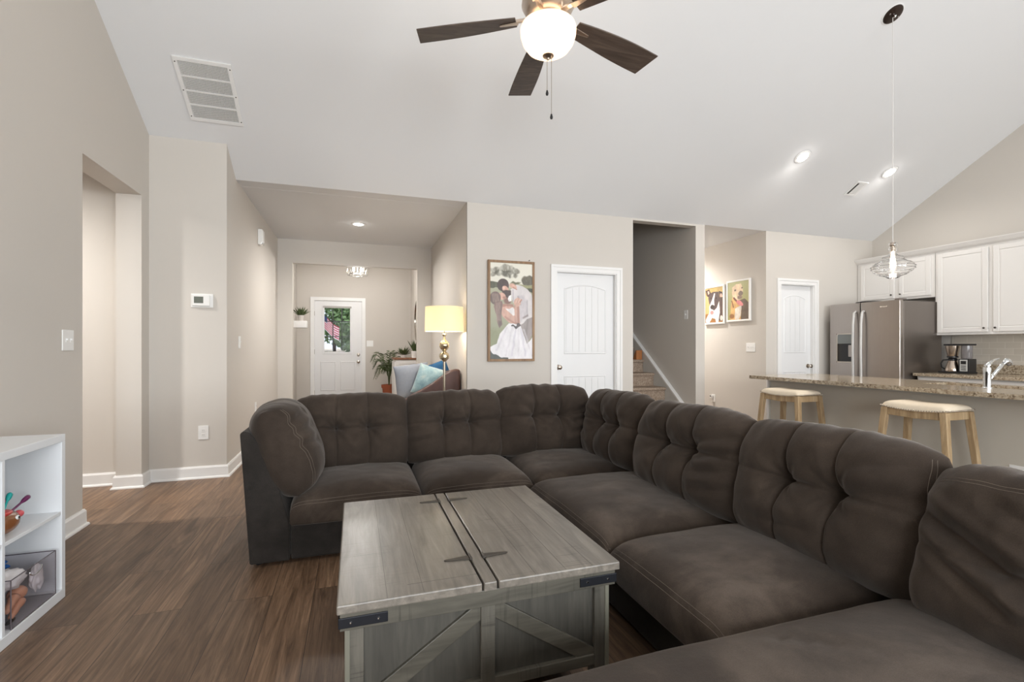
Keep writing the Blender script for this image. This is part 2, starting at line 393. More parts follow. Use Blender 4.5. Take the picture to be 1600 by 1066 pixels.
# back wall: closet door, stairs, side hall, pantry door
SX0, SX1, HX0, HX1 = 3.271, 4.206, 4.347, 5.371
C0, C1_, P0, P1 = 2.24, 3.04, 5.63, 6.245
quad_wall('wall_back', [(XR+.12, C0, YB, YB+.12, 0, ZB+.04), (XR, XR+.12, YB-.001, YB+.02, 0, ZB+.02), (C1_, SX0, YB, YB+.12, 0, ZB+.04), (C0, C1_, YB, YB+.12, 2.04, ZB+.04), (SX0, SX1, YB, YB+.12, 2.715, ZB+.04)], label='greige back wall with the wedding picture and closet door')
quad_wall('wall_kitchen_back', [(HX1+.12, P0, YB, YB+.12, 0, ZB+.04), (P1, XK, YB, YB+.12, 0, ZB+.04), (P0, P1, YB, YB+.12, 2.03, ZB+.04)], label='kitchen back wall with the pantry door')
quad_wall('wall_side_hall', [(HX1, HX1+.12, YB, 9.2, 0, ZB+.04)], label='side hall wall carrying two dog pictures')
quad_wall('wall_side_hall_end', [(HX0, HX1, 9.1, 9.2, 0, ZB+.04)])
structure(bx('wall_stair_end', M['wall'], None, (SX1, HX0, YB, 9.2, 0, 5.0)), 'narrow wall end between stairs and side hall')
quad_wall('wall_stair_left', [(SX0-.12, SX0, YB+.12, 9.2, 0, 5.0)]); quad_wall('wall_stair_back', [(SX0, SX1, 9.1, 9.2, 0, 5.0)])
quad_wall('wall_stair_upper', [(SX0-.12, HX0, YB+.03, YB+.2, ZB+.1, 5.0)])
# kitchen gable wall and rear wall (behind the camera) with three windows
m = slope_wall('', XK, XK+.15, (Y0-.1, YB+.12)); structure(m.build('wall_right', M['wall']), 'kitchen gable wall')
wins = [(-.3, 1.7), (2.1, 1.8), (4.9, 2.2)]; m = MB(); x = XL-.1
for wx, ww in wins:
    m.box(x, wx-ww/2, Y0-.12, Y0, 0, zc(Y0)+.04); m.box(wx-ww/2, wx+ww/2, Y0-.12, Y0, 0, .6); m.box(wx-ww/2, wx+ww/2, Y0-.12, Y0, 2.3, zc(Y0)+.04); x = wx+ww/2
m.box(x, XK+.1, Y0-.12, Y0, 0, zc(Y0)+.04); structure(m.build('wall_rear', M['wall']))
for i, (wx, ww) in enumerate(wins):
    m = MB(); a, b = wx-ww/2, wx+ww/2
    for d in ((a, a+.05, .6, 2.3), (b-.05, b, .6, 2.3), (a+.05, b-.05, .6, .65), (a+.05, b-.05, 2.25, 2.3), (a+.05, b-.05, 1.43, 1.47), (wx-.02, wx+.02, .65, 1.43)): m.box(d[0], d[1], Y0-.11, Y0-.06, d[2], d[3])
    structure(m.build('window_%d' % (i+1), M['trim']))

# baseboards: one mitred profile swept along the foot of the walls (room on the right of the path)
def baseboard(name, path):
    prof = [(0, .106), (.008, .106), (.011, .099), (.015, .092), (.016, .018), (.022, .016), (.027, .009), (.028, 0), (0, 0)]
    P = [Vector(p) for p in path]; D = [(b-a).normalized() for a, b in zip(P[:-1], P[1:])]; Nn = [Vector((d.y, -d.x)) for d in D]; off = []
    for i in range(len(P)):
        if i == 0: off.append(Nn[0])
        elif i == len(P)-1: off.append(Nn[-1])
        else: a, b = Nn[i-1], Nn[i]; off.append((a+b)/max(.2, 1+a.dot(b)))
    n = len(prof); m = MB()
    vs = [(p.x+o.x*d, p.y+o.y*d, h) for p, o in zip(P, off) for d, h in prof]
    fs = [(i*n+k, i*n+(k+1) % n, (i+1)*n+(k+1) % n, (i+1)*n+k) for i in range(len(P)-1) for k in range(n)]+[tuple(range(n)), tuple((len(P)-1)*n+k for k in range(n))[::-1]]
    m.add(vs, fs); return structure(m.build(name, M['trim']))
baseboard('baseboard_left', [(XL, Y0), (XL, YO0), (XL-TH, YO0)])
baseboard('baseboard_hall', [(-5.2, YT), (XL-TH, YT), (XL-TH, YO1), (XL, YO1), (XL, YT), (XH, YT), (XH, YE), (-.874, YE), (-.874, YE+.12), (-1.06, YE+.12), (-1.06, YD), (DX0-.075, YD)])
baseboard('baseboard_hall', [(DX1+.075, YD), (1.105, YD), (1.105, YE+.12), (.951, YE+.12), (.951, YE), (XR, YE), (XR, YB), (C0-.075, YB)])
baseboard('baseboard_back', [(C1_+.075, YB), (SX0, YB)])
baseboard('baseboard_side_hall', [(SX1, YB), (HX0, YB), (HX0, 9.1)])
baseboard('baseboard_side_hall', [(HX1, 9.1), (HX1, YB), (P0-.075, YB)])
baseboard('baseboard_kitchen', [(P1+.075, YB), (7.2, YB)])

# ------------------------------------------------------------------ doors
def casing(m, x0, x1, z1, y, w=.075):
    m.prism([(x0-w, 0), (x0, 0), (x0, z1), (x1, z1), (x1, 0), (x1+w, 0), (x1+w, z1+w), (x0-w, z1+w)], y-.013, y)
    b = w*.62
    m.prism([(x0-w, 0), (x0-b, 0), (x0-b, z1+b), (x1+b, z1+b), (x1+b, 0), (x1+w, 0), (x1+w, z1+w), (x0-w, z1+w)], y-.021, y-.0131)
def knob(parent, x, y, z, mat, r=.027, name='door_knob'):
    m = MB(); m.lathe([(.0, .0), (.031, .0), (.031, .006), (.012, .012), (.011, .03), (.022, .038), (r, .05), (r*.96, .062), (.012, .07), (0, .071)], (x, y, z), 24, (0, -1, 0))
    return m.build(name, mat, parent, smooth=True)
def arch_panel(m, x0, x1, z0, z1, rise, y, planks=6, out=.006, frame=.02):
    """moulding loop and grooved plank panel"""
    n = 14
    def top(x):
        if rise == 0: return z1
        t = (x-(x0+x1)/2)/((x1-x0)/2); return z1-rise*(t*t)
    loop = [(x0, z0)]+[(x0+(x1-x0)*i/n, top(x0+(x1-x0)*i/n)) for i in range(n+1)]+[(x1, z0)]
    pts = [Vector((a, y, b)) for a, b in loop]; pts.append(pts[0])
    cen = Vector(((x0+x1)/2, y, (z0+z1)/2))
    inner = [Vector((cen.x+(p.x-cen.x)*(1-2*frame/(x1-x0)), y, cen.z+(p.z-cen.z)*(1-2*frame/(z1-z0)))) for p in pts]
    nn = len(pts)-1
    vs = [(p.x, y, p.z) for p in pts[:-1]]+[((p.x*.6+q.x*.4), y-out, (p.z*.6+q.z*.4)) for p, q in zip(pts[:-1], inner)]+[((p.x*.2+q.x*.8), y+out*.5-.004, (p.z*.2+q.z*.8)) for p, q in zip(pts[:-1], inner)]+[(p.x, y-.001, p.z) for p in inner[:-1]]
    fs = []
    for r in range(3):
        for i in range(nn): fs.append((r*nn+i, r*nn+(i+1) % nn, (r+1)*nn+(i+1) % nn, (r+1)*nn+i))
    m.add(vs, fs)
    a0, a1 = x0+frame+.008, x1-frame-.008; w = (a1-a0)/planks
    for k in range(planks):
        xa, xb = a0+k*w+.002, a0+(k+1)*w-.002
        m.prism([(xa, z0+frame+.006), (xb, z0+frame+.006), (xb, top(xb)-frame-.006), ((xa+xb)/2, top((xa+xb)/2)-frame-.006), (xa, top(xa)-frame-.006)], y-.0045, y+.002)
def two_panel_door(idx, x0, x1, z1, y, knobx, kz, planks, label, recess=.05):
    ys = y+recess
    s = bx('door_%d' % idx, M['doorw'], None, (x0, x1, ys, ys+.035, .008, z1)); structure(s, label)
    m = MB(); st = .105 if x1-x0 > .7 else .09
    arch_panel(m, x0+st, x1-st, 1.06, z1-.13, .05, ys, planks)
    arch_panel(m, x0+st, x1-st, .25, .80, 0, ys, planks)
    m.build('door_panel', M['doorw'], s)
    knob(s, knobx, ys, kz, M['nickel'])
    c = MB(); casing(c, x0-.012, x1+.012, z1+.012, y); c.box(x0-.0139, x0-.002, y+.0005, ys+.09, 0, z1+.0015); c.box(x1+.002, x1+.0139, y+.0005, ys+.09, 0, z1+.0015); c.box(x0-.0139, x1+.0139, y+.0005, ys+.09, z1+.002, z1+.0139)
    c.build('door_casing', M['trim'], s)
    return s
two_panel_door(1, C0+.015, C1_-.015, 2.022, YB, 2.285, .905, 6, 'white arched two-panel closet door beside the wedding picture')
two_panel_door(2, P0+.015, P1-.015, 2.012, YB, 6.18, .872, 4, 'narrow white arched two-panel pantry door left of the fridge', recess=.045)
for xx in (C0, P0): bx('wall_closet', M['wall'], None, (xx-.1, xx+.9, YB+.5, YB+.52, 0, 2.7)).update_tag()
for o in bpy.data.objects:
    if o.name.startswith('wall_closet'): structure(o)
# entry door with half light
ed = MB()
GX0, GX1, GZ0, GZ1 = -.575, -.075, 1.03, 1.93
for d in ((DX0, GX0, 0.01, 2.05), (GX1, DX1, .01, 2.05), (GX0, GX1, .01, GZ0), (GX0, GX1, GZ1, 2.05)): ed.box(d[0], d[1], YD+.03, YD+.07, d[2], d[3])
ed = structure(ed.build('door_3', M['doorw']), 'white entry door with a half glass window in the foyer')
m = MB()
for a in (-.64, -.27):
    arch_panel(m, a, a+.29, .28, .86, 0, YD+.03, 1, frame=.035)
m.build('door_panel', M['doorw'], ed)
m = MB()
for d in ((GX0-.03, GX0+.012, GZ0-.03, GZ1+.03), (GX1-.012, GX1+.03, GZ0-.03, GZ1+.03), (GX0, GX1, GZ0-.03, GZ0+.012), (GX0, GX1, GZ1-.012, GZ1+.03)): m.box(d[0], d[1], YD+.018, YD+.035, d[2], d[3])
m.build('window_frame', M['doorw'], ed, bevel=.003)
m = MB()
for k in (1, 2): m.box(GX0+(GX1-GX0)*k/3-.008, GX0+(GX1-GX0)*k/3+.008, YD+.04, YD+.055, GZ0+.04, GZ1)
for k in (1, 2): m.box(GX0, GX1, YD+.04, YD+.055, GZ0+(GZ1-GZ0)*k/3-.008+.02, GZ0+(GZ1-GZ0)*k/3+.008+.02)
tag(m.build('muntin', pmat('muntin_grey', rgb(66, 68, 70), .5), ed), 'grey window grid bars')
m = MB().box(GX0-.015, GX1+.015, YD+.004, YD+.022, GZ1-.02, GZ1+.02); m.build('blind_rail', pmat('blind_grey', rgb(176, 172, 168), .5), ed, bevel=.004)
MB().box(GX0, GX1, YD+.056, YD+.06, GZ0, GZ1).build('glass_pane', M['pane'], ed)
knob(ed, .072, YD+.03, .845, M['nickel']); knob(ed, .072, YD+.03, .985, M['nickel'], .02, 'deadbolt')
c = MB(); casing(c, DX0-.012, DX1+.012, 2.06, YD, .06); c.box(DX0-.02, DX0-.002, YD, YD+.14, 0, 2.06); c.box(DX1+.002, DX1+.02, YD, YD+.14, 0, 2.06); c.box(DX0, DX1, YD, YD+.14, 2.052, 2.07)
c.build('door_casing', M['trim'], ed)
for z in (.25, 1.05, 1.8): MB().lathe([(.008, -.045), (.008, .045)], (DX0-.004, YD+.024, z), 8).build('hinge', M['nickel'], ed)

# ------------------------------------------------------------------ stairs
m = MB(); RI, RU = .187, .27
yn0 = 5.698-2*RU
prof = []
for k in range(14):
    yk = yn0+k*RU; zt = .206+k*RI; zb = zt-RI
    prof += [(yk+.025, zb+(.0 if k else .0)), (yk+.025, zt-.045), (yk+.004, zt-.042), (yk-.006, zt-.022), (yk+.002, zt-.004), (yk+.02, zt)]
prof += [(yn0+14*RU, .206+13*RI), (yn0+14*RU, 0), (yn0+.025, 0)]
prof[0] = (yn0+.025, .0)
seen = []
for p in prof:
    if not seen or (abs(p[0]-seen[-1][0])+abs(p[1]-seen[-1][1])) > 1e-6: seen.append(p)
if seen[-1] == seen[0]: seen.pop()
st = MB().prism([(a, b) for a, b in seen], SX0+.002, SX1-.055, 'X').build('staircase', M['carpet'], bevel=.006, seg=2)
tag(st, 'carpeted staircase rising behind the back wall opening', 'staircase', kind='structure')
st.name = 'trim_stairs'
m = MB().prism([(5.17, 0), (8.9, 0), (8.9, 3.15), (5.17, .205)], SX1-.055, SX1-.001, 'X'); structure(m.build('trim_stair_skirt', pmat('skirt_grey', rgb(205, 203, 198), .6)), 'painted stair skirt board')
m = MB().prism([(5.17, .205), (8.9, 3.15), (8.9, 3.175), (5.17, .23)], SX1-.06, SX1-.001, 'X'); structure(m.build('trim_stair_cap', M['trim']))
ob = MB().prism([(0, 0), (.14, 0), (.10, .012), (.02, .14), (0, .14)], 0, .10, 'X')
ob.v = [(x+4.04, y+6.27, z+.954) for x, y, z in ob.v]
tag(ob.build('wooden_wedge', pmat('orange_wood', rgb(176, 112, 62), .5, noise_s=20, noise_a=.15), bevel=.004), 'small orange-brown wooden wedge lying on a carpeted stair', 'wedge')

# ------------------------------------------------------------------ wall plates
def frame_of(axis, pos):
    """returns function mapping local (a along wall, b up, out) to world"""
    x, y, z = pos
    return {'-Y': lambda a, b, o: (x+a, y-o, z+b), '+X': lambda a, b, o: (x+o, y+a, z+b), '-X': lambda a, b, o: (x-o, y-a, z+b)}[axis]
def pbox(m, fr, a0, a1, b0, b1, o0, o1):
    m.add([fr(a, b, o) for b in (b0, b1) for o in (o0, o1) for a in (a0, a1)], [(0, 2, 3, 1), (4, 5, 7, 6), (0, 1, 5, 4), (2, 6, 7, 3), (0, 4, 6, 2), (1, 3, 7, 5)])
def plate(kind, axis, pos, w, h, n, label, cat):
    t = thing({'switch': 'light_switch', 'outlet': 'wall_outlet'}[kind], pos, label, cat)
    fr = frame_of(axis, pos); m = MB(); pbox(m, fr, -w/2, w/2, -h/2, h/2, 0, .006); m.build('cover_plate', M['plastic'], t, bevel=.002)
    for k in range(n):
        c = (k-(n-1)/2)*.046
        if kind == 'switch':
            m = MB(); pbox(m, fr, c-.005, c+.005, -.012, .012, .0055, .008); pbox(m, fr, c-.0035, c+.0035, .0, .010, .008, .016); m.build('toggle', M['plastic'], t)
        else:
            for s_ in (-1, 1):
                m = MB(); pbox(m, fr, c-.016, c+.016, s_*.02-.014, s_*.02+.014, .006, .0085); so = m.build('socket', M['plastic'], t, bevel=.003)
                m = MB()
                for q in (-.006, .006): pbox(m, fr, c+q-.0012, c+q+.0012, s_*.02-.004, s_*.02+.006, .0086, .009)
                m.build('slot', M['darkpl'], so)
    return t
plate('switch', '+X', (XL, 3.597, 1.186), .12, .125, 2, 'white double light switch on the left wall above the cube shelf', 'light switch')
plate('outlet', '-Y', (-1.254, YT, .398), .078, .12, 1, 'white outlet low on the wall under the thermostat', 'outlet')
plate('switch', '+X', (XH, 5.295, 1.191), .075, .12, 1, 'single light switch on the hall left wall', 'light switch')
plate('outlet', '+X', (XH, 6.09, .454), .075, .12, 1, 'outlet low on the hall left wall behind the sofa corner', 'outlet')
plate('switch', '-Y', (.292, YD, 1.211), .13, .12, 2, 'white double light switch right of the entry door', 'light switch')
plate('switch', '-X', (HX1, 5.42, 1.138), .16, .125, 3, 'white triple light switch under the dog pictures', 'light switch')
plate('switch', '-X', (SX1, 5.343, 1.575), .075, .12, 1, 'single light switch on the dark stairwell wall', 'light switch')
plate('outlet', '-X', (HX1, 6.164, .34), .075, .12, 1, 'outlet low on the side hall wall with a plugged-in night light', 'outlet')
plate('outlet', '-X', (4.6, 2.16, .213), .10, .13, 1, 'white outlet on the bar wall right of the nearer stool', 'outlet')
nl = thing('night_light', (HX1-.03, 6.19, .36), 'small white plug-in night light in the side hall outlet', 'night light')
MB().box(HX1-.035, HX1-.009, 6.165, 6.215, .335, .385).build('housing', M['plastic'], nl, bevel=.006)
MB().lathe([(0, -.012), (.01, -.01), (.011, .005), (0, .012)], (HX1-.04, 6.19, .372), 12, (-1, 0, 0)).build('lens', pmat('lens_dark', rgb(70, 60, 60), .3), nl, smooth=True)
# thermostat
t = thing('thermostat', (-1.264, YT, 1.549), 'white rectangular thermostat with a grey display above the outlet', 'thermostat')
bx('backplate', M['plastic'], t, (-1.349, -1.179, YT-.008, YT, 1.489, 1.609), .012, seg=3)
bx('housing', M['plastic'], t, (-1.333, -1.2, YT-.03, YT-.008, 1.501, 1.599), .006)
bx('display', pmat('lcd', rgb(108, 112, 104), .2), t, (-1.318, -1.248, YT-.0315, YT-.03, 1.525, 1.582))
# motion sensor
s_ = thing('motion_sensor', (XH, 6.283, 2.436), 'small white motion sensor high on the hall left wall', 'sensor')
MB().prism([(0, -.09), (.03, -.09), (.055, -.05), (.055, .07), (.045, .09), (0, .09)], 6.23, 6.33).build('housing', M['plastic'], s_, bevel=.006)
s_.children[0].data.transform(Matrix.Translation((XH, 0, 2.436)))
bx('lens', M['chrome'], s_, (XH+.03, XH+.056, 6.25, 6.31, 2.345, 2.375), .006)

# ------------------------------------------------------------------ ceiling fittings
SA = math.atan(SL)
def slope_matrix(x, y): return Matrix.Translation((x, y, zc(y))) @ Matrix.Rotation(-SA, 4, 'X')
def local_build(mb, name, mat, parent, mtx, **k):
    mb.v = [tuple(mtx @ Vector(p)) for p in mb.v]; return mb.build(name, mat, parent, **k)
def return_vent():
    mt = slope_matrix(-1.10, 4.40); t = thing('return_air_grille', mt.translation, 'large white return air grille on the sloped ceiling at left', 'air vent')
    w, l = .39, .535; m = MB(); b = .028
    m.box(-w/2, w/2, -l/2, -l/2+b, -.012, -.001); m.box(-w/2, w/2, l/2-b, l/2, -.012, -.001); m.box(-w/2, -w/2+b, -l/2+b, l/2-b, -.012, -.001); m.box(w/2-b, w/2, -l/2+b, l/2-b, -.012, -.001)
    for k in (1, 2, 3): yy = -l/2+b+(l-2*b)*k/4; m.box(-w/2+b, w/2-b, yy-.006, yy+.006, -.011, -.001)
    local_build(m, 'frame', M['trim'], t, mt)
    local_build(MB().box(-w/2+b, w/2-b, -l/2+b, l/2-b, -.0022, -.0012), 'filter_backing', pmat('vent_dark', rgb(120, 118, 114), .9), t, mt)
    m = MB(); n = 34
    for k in range(n):
        x = -w/2+b+(w-2*b)*(k+.5)/n
        m.add([(x-.0032, -l/2+b, -.010), (x+.0014, -l/2+b, -.003), (x+.0026, -l/2+b, -.003), (x-.0016, -l/2+b, -.0102)]+[(x-.0032, l/2-b, -.010), (x+.0014, l/2-b, -.003), (x+.0026, l/2-b, -.003), (x-.0016, l/2-b, -.0102)], [(0, 1, 2, 3), (7, 6, 5, 4), (0, 4, 5, 1), (1, 5, 6, 2), (2, 6, 7, 3), (3, 7, 4, 0)])
    local_build(m, 'louvres', M['trim'], t, mt)
    for a in (-1, 1):
        for c in (-1, 0, 1): local_build(MB().lathe([(0, -.0145), (.005, -.013), (.005, -.012)], (a*(w/2-.012), c*(l/2-.04), 0), 8), 'screw', M['pewter'], t, mt)
return_vent()
mt = slope_matrix(6.08, 4.43); t = thing('supply_vent', mt.translation, 'small white supply vent on the sloped kitchen ceiling', 'air vent')
w, l = .19, .22; m = MB(); b = .022
m.box(-w/2, w/2, -l/2, -l/2+b, -.01, -.001); m.box(-w/2, w/2, l/2-b, l/2, -.01, -.001); m.box(-w/2, -w/2+b, -l/2+b, l/2-b, -.01, -.001); m.box(w/2-b, w/2, -l/2+b, l/2-b, -.01, -.001)
local_build(m, 'frame', M['trim'], t, mt)
local_build(MB().box(-w/2+b, w/2-b, -l/2+b, l/2-b, -.002, -.001), 'duct_shadow', pmat('duct', rgb(70, 66, 62), .9), t, mt)
m = MB()
for k in range(1, 5): x = -w/2+b+(w-2*b)*(k+.5)/5+.004; m.box(x-.014, x+.011, -l/2+b, l/2-b, -.009, -.007)
local_build(m, 'louvres', M['trim'], t, mt)
E_DL = emit_mat('downlight_lens', (1, .96, .9, 1), 14)
def downlight(mt, label, power, grp=None):
    t = thing('recessed_downlight', mt.translation, label, 'ceiling light')
    local_build(MB().lathe([(.062, -.001), (.062, -.009), (.085, -.006), (.09, -.001)], (0, 0, 0), 32, close=True), 'trim_ring', M['trim'], t, mt, smooth=True)
    local_build(MB().lathe([(0, -.006), (.062, -.004), (.062, -.0015), (0, -.0015)], (0, 0, 0), 32), 'lens', E_DL, t, mt)
    p = mt @ Vector((0, 0, -.03))
    sp = light('downlight_lamp', 'SPOT', p, power, NEUT, (0, 0, 0), radius=.06); sp.data.spot_size = math.radians(168); sp.data.spot_blend = 1
    hl = light('downlight_spill', 'POINT', p, .55, NEUT, radius=.02); hl.parent = t; hl.location = p-t.location
    sp.parent = t; sp.location = p-t.location
    return t
downlight(slope_matrix(4.872, 4.163), 'left of the two round downlights on the kitchen slope', 36)
downlight(slope_matrix(6.309, 4.176), 'right downlight on the kitchen slope, behind the pendant cord', 36)
downlight(Matrix.Translation((.046, 6.512, ZB)), 'round downlight in the flat entry hall ceiling', 140)
downlight(Matrix.Translation((4.75, 6.9, ZB)), 'downlight in the side hall ceiling', 230)
downlight(Matrix.Translation((-2.9, 3.9, ZB)), 'unseen downlight added in the left passage ceiling', 240)  # out-of-view lamp added to brighten the passage

downlight(Matrix.Translation((3.2, .3, zc(.3))) @ Matrix.Rotation(SA, 4, 'X'), 'unseen downlight added on the front ceiling slope, left of two', 60)  # out-of-frame pair added to brighten the bar wall from behind the camera
downlight(Matrix.Translation((6.0, .3, zc(.3))) @ Matrix.Rotation(SA, 4, 'X'), 'unseen downlight added on the front ceiling slope, right of two', 60)  # second added lamp of the out-of-frame pair
# ------------------------------------------------------------------ ceiling fan
FX, FY, FZ, FR = .967, 2.33, 2.872, .69
fan = thing('ceiling_fan', (FX, FY, FZ), 'brushed nickel ceiling fan with five dark wood blades and a lit bowl', 'ceiling fan')
m = MB().lathe([(.0, .20), (.03, .20), (.05, .17), (.11, .15), (.135, .11), (.14, .07), (.12, .03), (.10, .005), (.075, -.005), (.07, -.03), (.0, -.03)], (FX, FY, FZ+.0), 40); m.build('motor_housing', M['nickelp'], fan, smooth=True)
MB().lathe([(0, .16), (.013, .16), (.013, zc(FY)-FZ-.02), (0, zc(FY)-FZ-.02)], (FX, FY, FZ), 12).build('downrod', M['nickelp'], fan, smooth=True)
MB().lathe([(0, zc(FY)-FZ+.03), (.075, zc(FY)-FZ+.03), (.07, zc(FY)-FZ-.06), (.03, zc(FY)-FZ-.09), (0, zc(FY)-FZ-.09)], (FX, FY, FZ), 24).build('canopy', M['nickelp'], fan, smooth=True)
MB().lathe([(0, -.02), (.06, -.02), (.085, -.035), (.10, -.05), (.10, -.06), (0, -.06)], (FX, FY, FZ), 32).build('light_fitter', M['nickelp'], fan, smooth=True)
for k in range(5):
    a = math.radians(10+72*k); ca, sa = math.cos(a), math.sin(a)
    mt = Matrix.Translation((FX, FY, FZ+.008)) @ Matrix.Rotation(a, 4, 'Z') @ Matrix.Rotation(math.radians(3.6), 4, 'Y') @ Matrix.Rotation(math.radians(-12), 4, 'X')
    n = 14; top = []; bot = []
    for i in range(n+1):
        t_ = i/n; x = .17+(FR-.17)*t_; w = .050+.034*math.sin(min(1, t_*1.15)*PI/2); bend = .03*(t_**2)
        top.append((x, w+bend*.4)); bot.append((x+(.03*t_**8), -w+bend*.6))
    m = MB().prism(top[::-1]+bot, -.004, .004, 'Z'); local_build(m, 'blade', M['bladew'], fan, mt, bevel=.002, seg=1)
    m = MB().box(.09, .19, -.012, .012, -.004, .010); m.prism([(.16, -.018), (.26, -.007), (.26, .007), (.16, .018)], -.010, -.0045, 'Z')
    local_build(m, 'blade_arm', M['nickelp'], fan, mt, bevel=.003)
bowl_m, nt, b = newmat('frosted_bowl'); _tr = nt.nodes.new('ShaderNodeBsdfTranslucent'); _tr.inputs[0].default_value = (1, .93, .84, 1); _mx = nt.nodes.new('ShaderNodeMixShader'); _mx.inputs[0].default_value = .5; nt.links.new(b.outputs[0], _mx.inputs[1]); nt.links.new(_tr.outputs[0], _mx.inputs[2]); nt.links.new(_mx.outputs[0], nt.nodes['Material Output'].inputs[0]); b.inputs['Base Color'].default_value = rgb(250, 240, 228); b.inputs['Roughness'].default_value = .35; b.inputs['Emission Color'].default_value = (1, .86, .70, 1); b.inputs['Emission Strength'].default_value = .25
prof = [(.148*math.sin(t_), -.055-.002-.125*(1-math.cos(t_))) for t_ in [0]]
prof = [(0, -.19), (.04, -.188), (.08, -.176), (.113, -.155), (.134, -.125), (.145, -.09), (.147, -.06), (.142, -.045), (.12, -.045), (.139, -.05), (.142, -.062), (.139, -.09), (.129, -.122), (.108, -.15), (.078, -.17), (.04, -.182), (0, -.184)]
MB().lathe(prof, (FX, FY, FZ), 48).build('glass_bowl', bowl_m, fan, smooth=True)
MB().lathe([(0, -.214), (.006, -.216), (.008, -.208), (.02, -.204), (.03, -.197), (.03, -.193), (0, -.19)], (FX, FY, FZ), 24).build('finial', M['nickelp'], fan, smooth=True)
m = MB().tube([(FX+.01, FY-.02, FZ-.19), (FX+.01, FY-.02, 2.36)], .0016, 6).build('pull_chain', M['nickel'], fan)
MB().lathe([(0, 0), (.006, .003), (.008, .012), (.004, .028), (0, .03)], (FX+.01, FY-.02, 2.335), 12).build('chain_pendant', M['darkpl'], m, smooth=True)
m = MB().tube([(FX-.002, FY+.01, FZ-.19), (FX-.002, FY+.01, 2.50)], .0016, 6).build('pull_chain', M['nickel'], fan)
MB().lathe([(0, 0), (.006, .003), (.008, .012), (.004, .028), (0, .03)], (FX-.002, FY+.01, 2.472), 12).build('chain_pendant', M['darkpl'], m, smooth=True)
fl_ = light('fan_lamp', 'POINT', (FX, FY, FZ-.12), 3.0, WARM, radius=.09); fl_.parent = fan; fl_.location = (0, 0, -.12)
fl_ = light('fan_lamp', 'POINT', (FX, FY, FZ), 14, WARM, radius=.06); fl_.parent = fan; fl_.location = (0, .0, .26)  # extra lamp added above the motor to brighten the housing, no bulb there

# ------------------------------------------------------------------ pendant over the bar
PX, PY = 4.462, 2.927; PZ = 1.86
pen = thing('pendant_lamp', (PX, PY, zc(PY)), 'clear glass pendant lamp hanging on a long cord over the bar', 'pendant lamp')
mt = slope_matrix(PX, PY)
local_build(MB().lathe([(0, -.022), (.05, -.022), (.075, -.012), (.078, -.001), (0, -.001)], (0, 0, 0), 32), 'canopy', pmat('dark_bronze', rgb(66, 56, 52), .3, metal=.8), pen, mt, smooth=True)
local_build(MB().lathe([(0, -.045), (.006, -.045), (.012, -.038), (.012, -.0225), (0, -.0225)], (0, 0, 0), 12), 'cord_grip', M['chrome'], pen, mt, smooth=True)
for sx_ in (-.05, .05): local_build(MB().lathe([(0, -.026), (.006, -.024), (.006, -.014), (0, -.014)], (sx_, 0, 0), 10), 'canopy_screw', M['chrome'], pen, mt, smooth=True)
local_build(MB().lathe([(.079, -.006), (.088, -.004), (.088, -.0005), (.079, -.0005)], (0, 0, 0), 32, close=True), 'canopy_ring', M['trim'], pen, mt, smooth=True)
MB().tube([(PX, PY, zc(PY)-.03), (PX, PY, 2.05)], .0032, 6).build('cord', pmat('clear_cord', rgb(215, 212, 208), .3), pen)
MB().lathe([(0, .20), (.012, .20), (.022, .185), (.024, .17), (.016, .16), (.016, .12), (.0, .12)], (PX, PY, PZ), 24).build('socket_cap', M['nickelp'], pen, smooth=True)
outer = [(.014, .200), (.030, .192), (.036, .180), (.022, .168), (.028, .155), (.037, .142), (.034, .128), (.022, .118), (.024, .100), (.040, .082), (.072, .070), (.080, .058), (.078, .048), (.086, .040), (.112, .026), (.138, .012), (.148, .002), (.150, -.006), (.157, -.014), (.153, -.024), (.155, -.034), (.140, -.048), (.142, -.054), (.112, -.072), (.110, -.078), (.075, -.092), (.055, -.100), (.04, -.112)]
inner = [(r-.003, h-.0005) for r, h in outer[::-1]]
MB().lathe(outer+inner, (PX, PY, PZ), 48, close=True).build('glass_shade', M['glass'], pen, smooth='all')
m = MB()
for rr_, hh_ in ((.074, .068), (.088, .040), (.126, .018), (.158, -.014), (.156, -.033), (.128, -.060), (.094, -.084)): m.tube([(PX+rr_*math.cos(2*PI*k/40), PY+rr_*math.sin(2*PI*k/40), PZ+hh_) for k in range(41)], .0028, 8, cap=False)
m.build('glass_ribs', M['glass'], pen, smooth='all')
MB().lathe([(0, .12), (.012, .115), (.013, .07), (.018, .04), (.022, .015), (.020, -.015), (.012, -.035), (0, -.042)], (PX, PY, PZ), 24).build('bulb', emit_mat('filament_bulb', (1, .80, .58, 1), 5), pen, smooth=True)
fl_ = light('pendant_glow', 'POINT', (PX, PY, PZ), 10, WARM, radius=.04); fl_.parent = pen; fl_.location = (0, 0, PZ-.16-zc(PY))

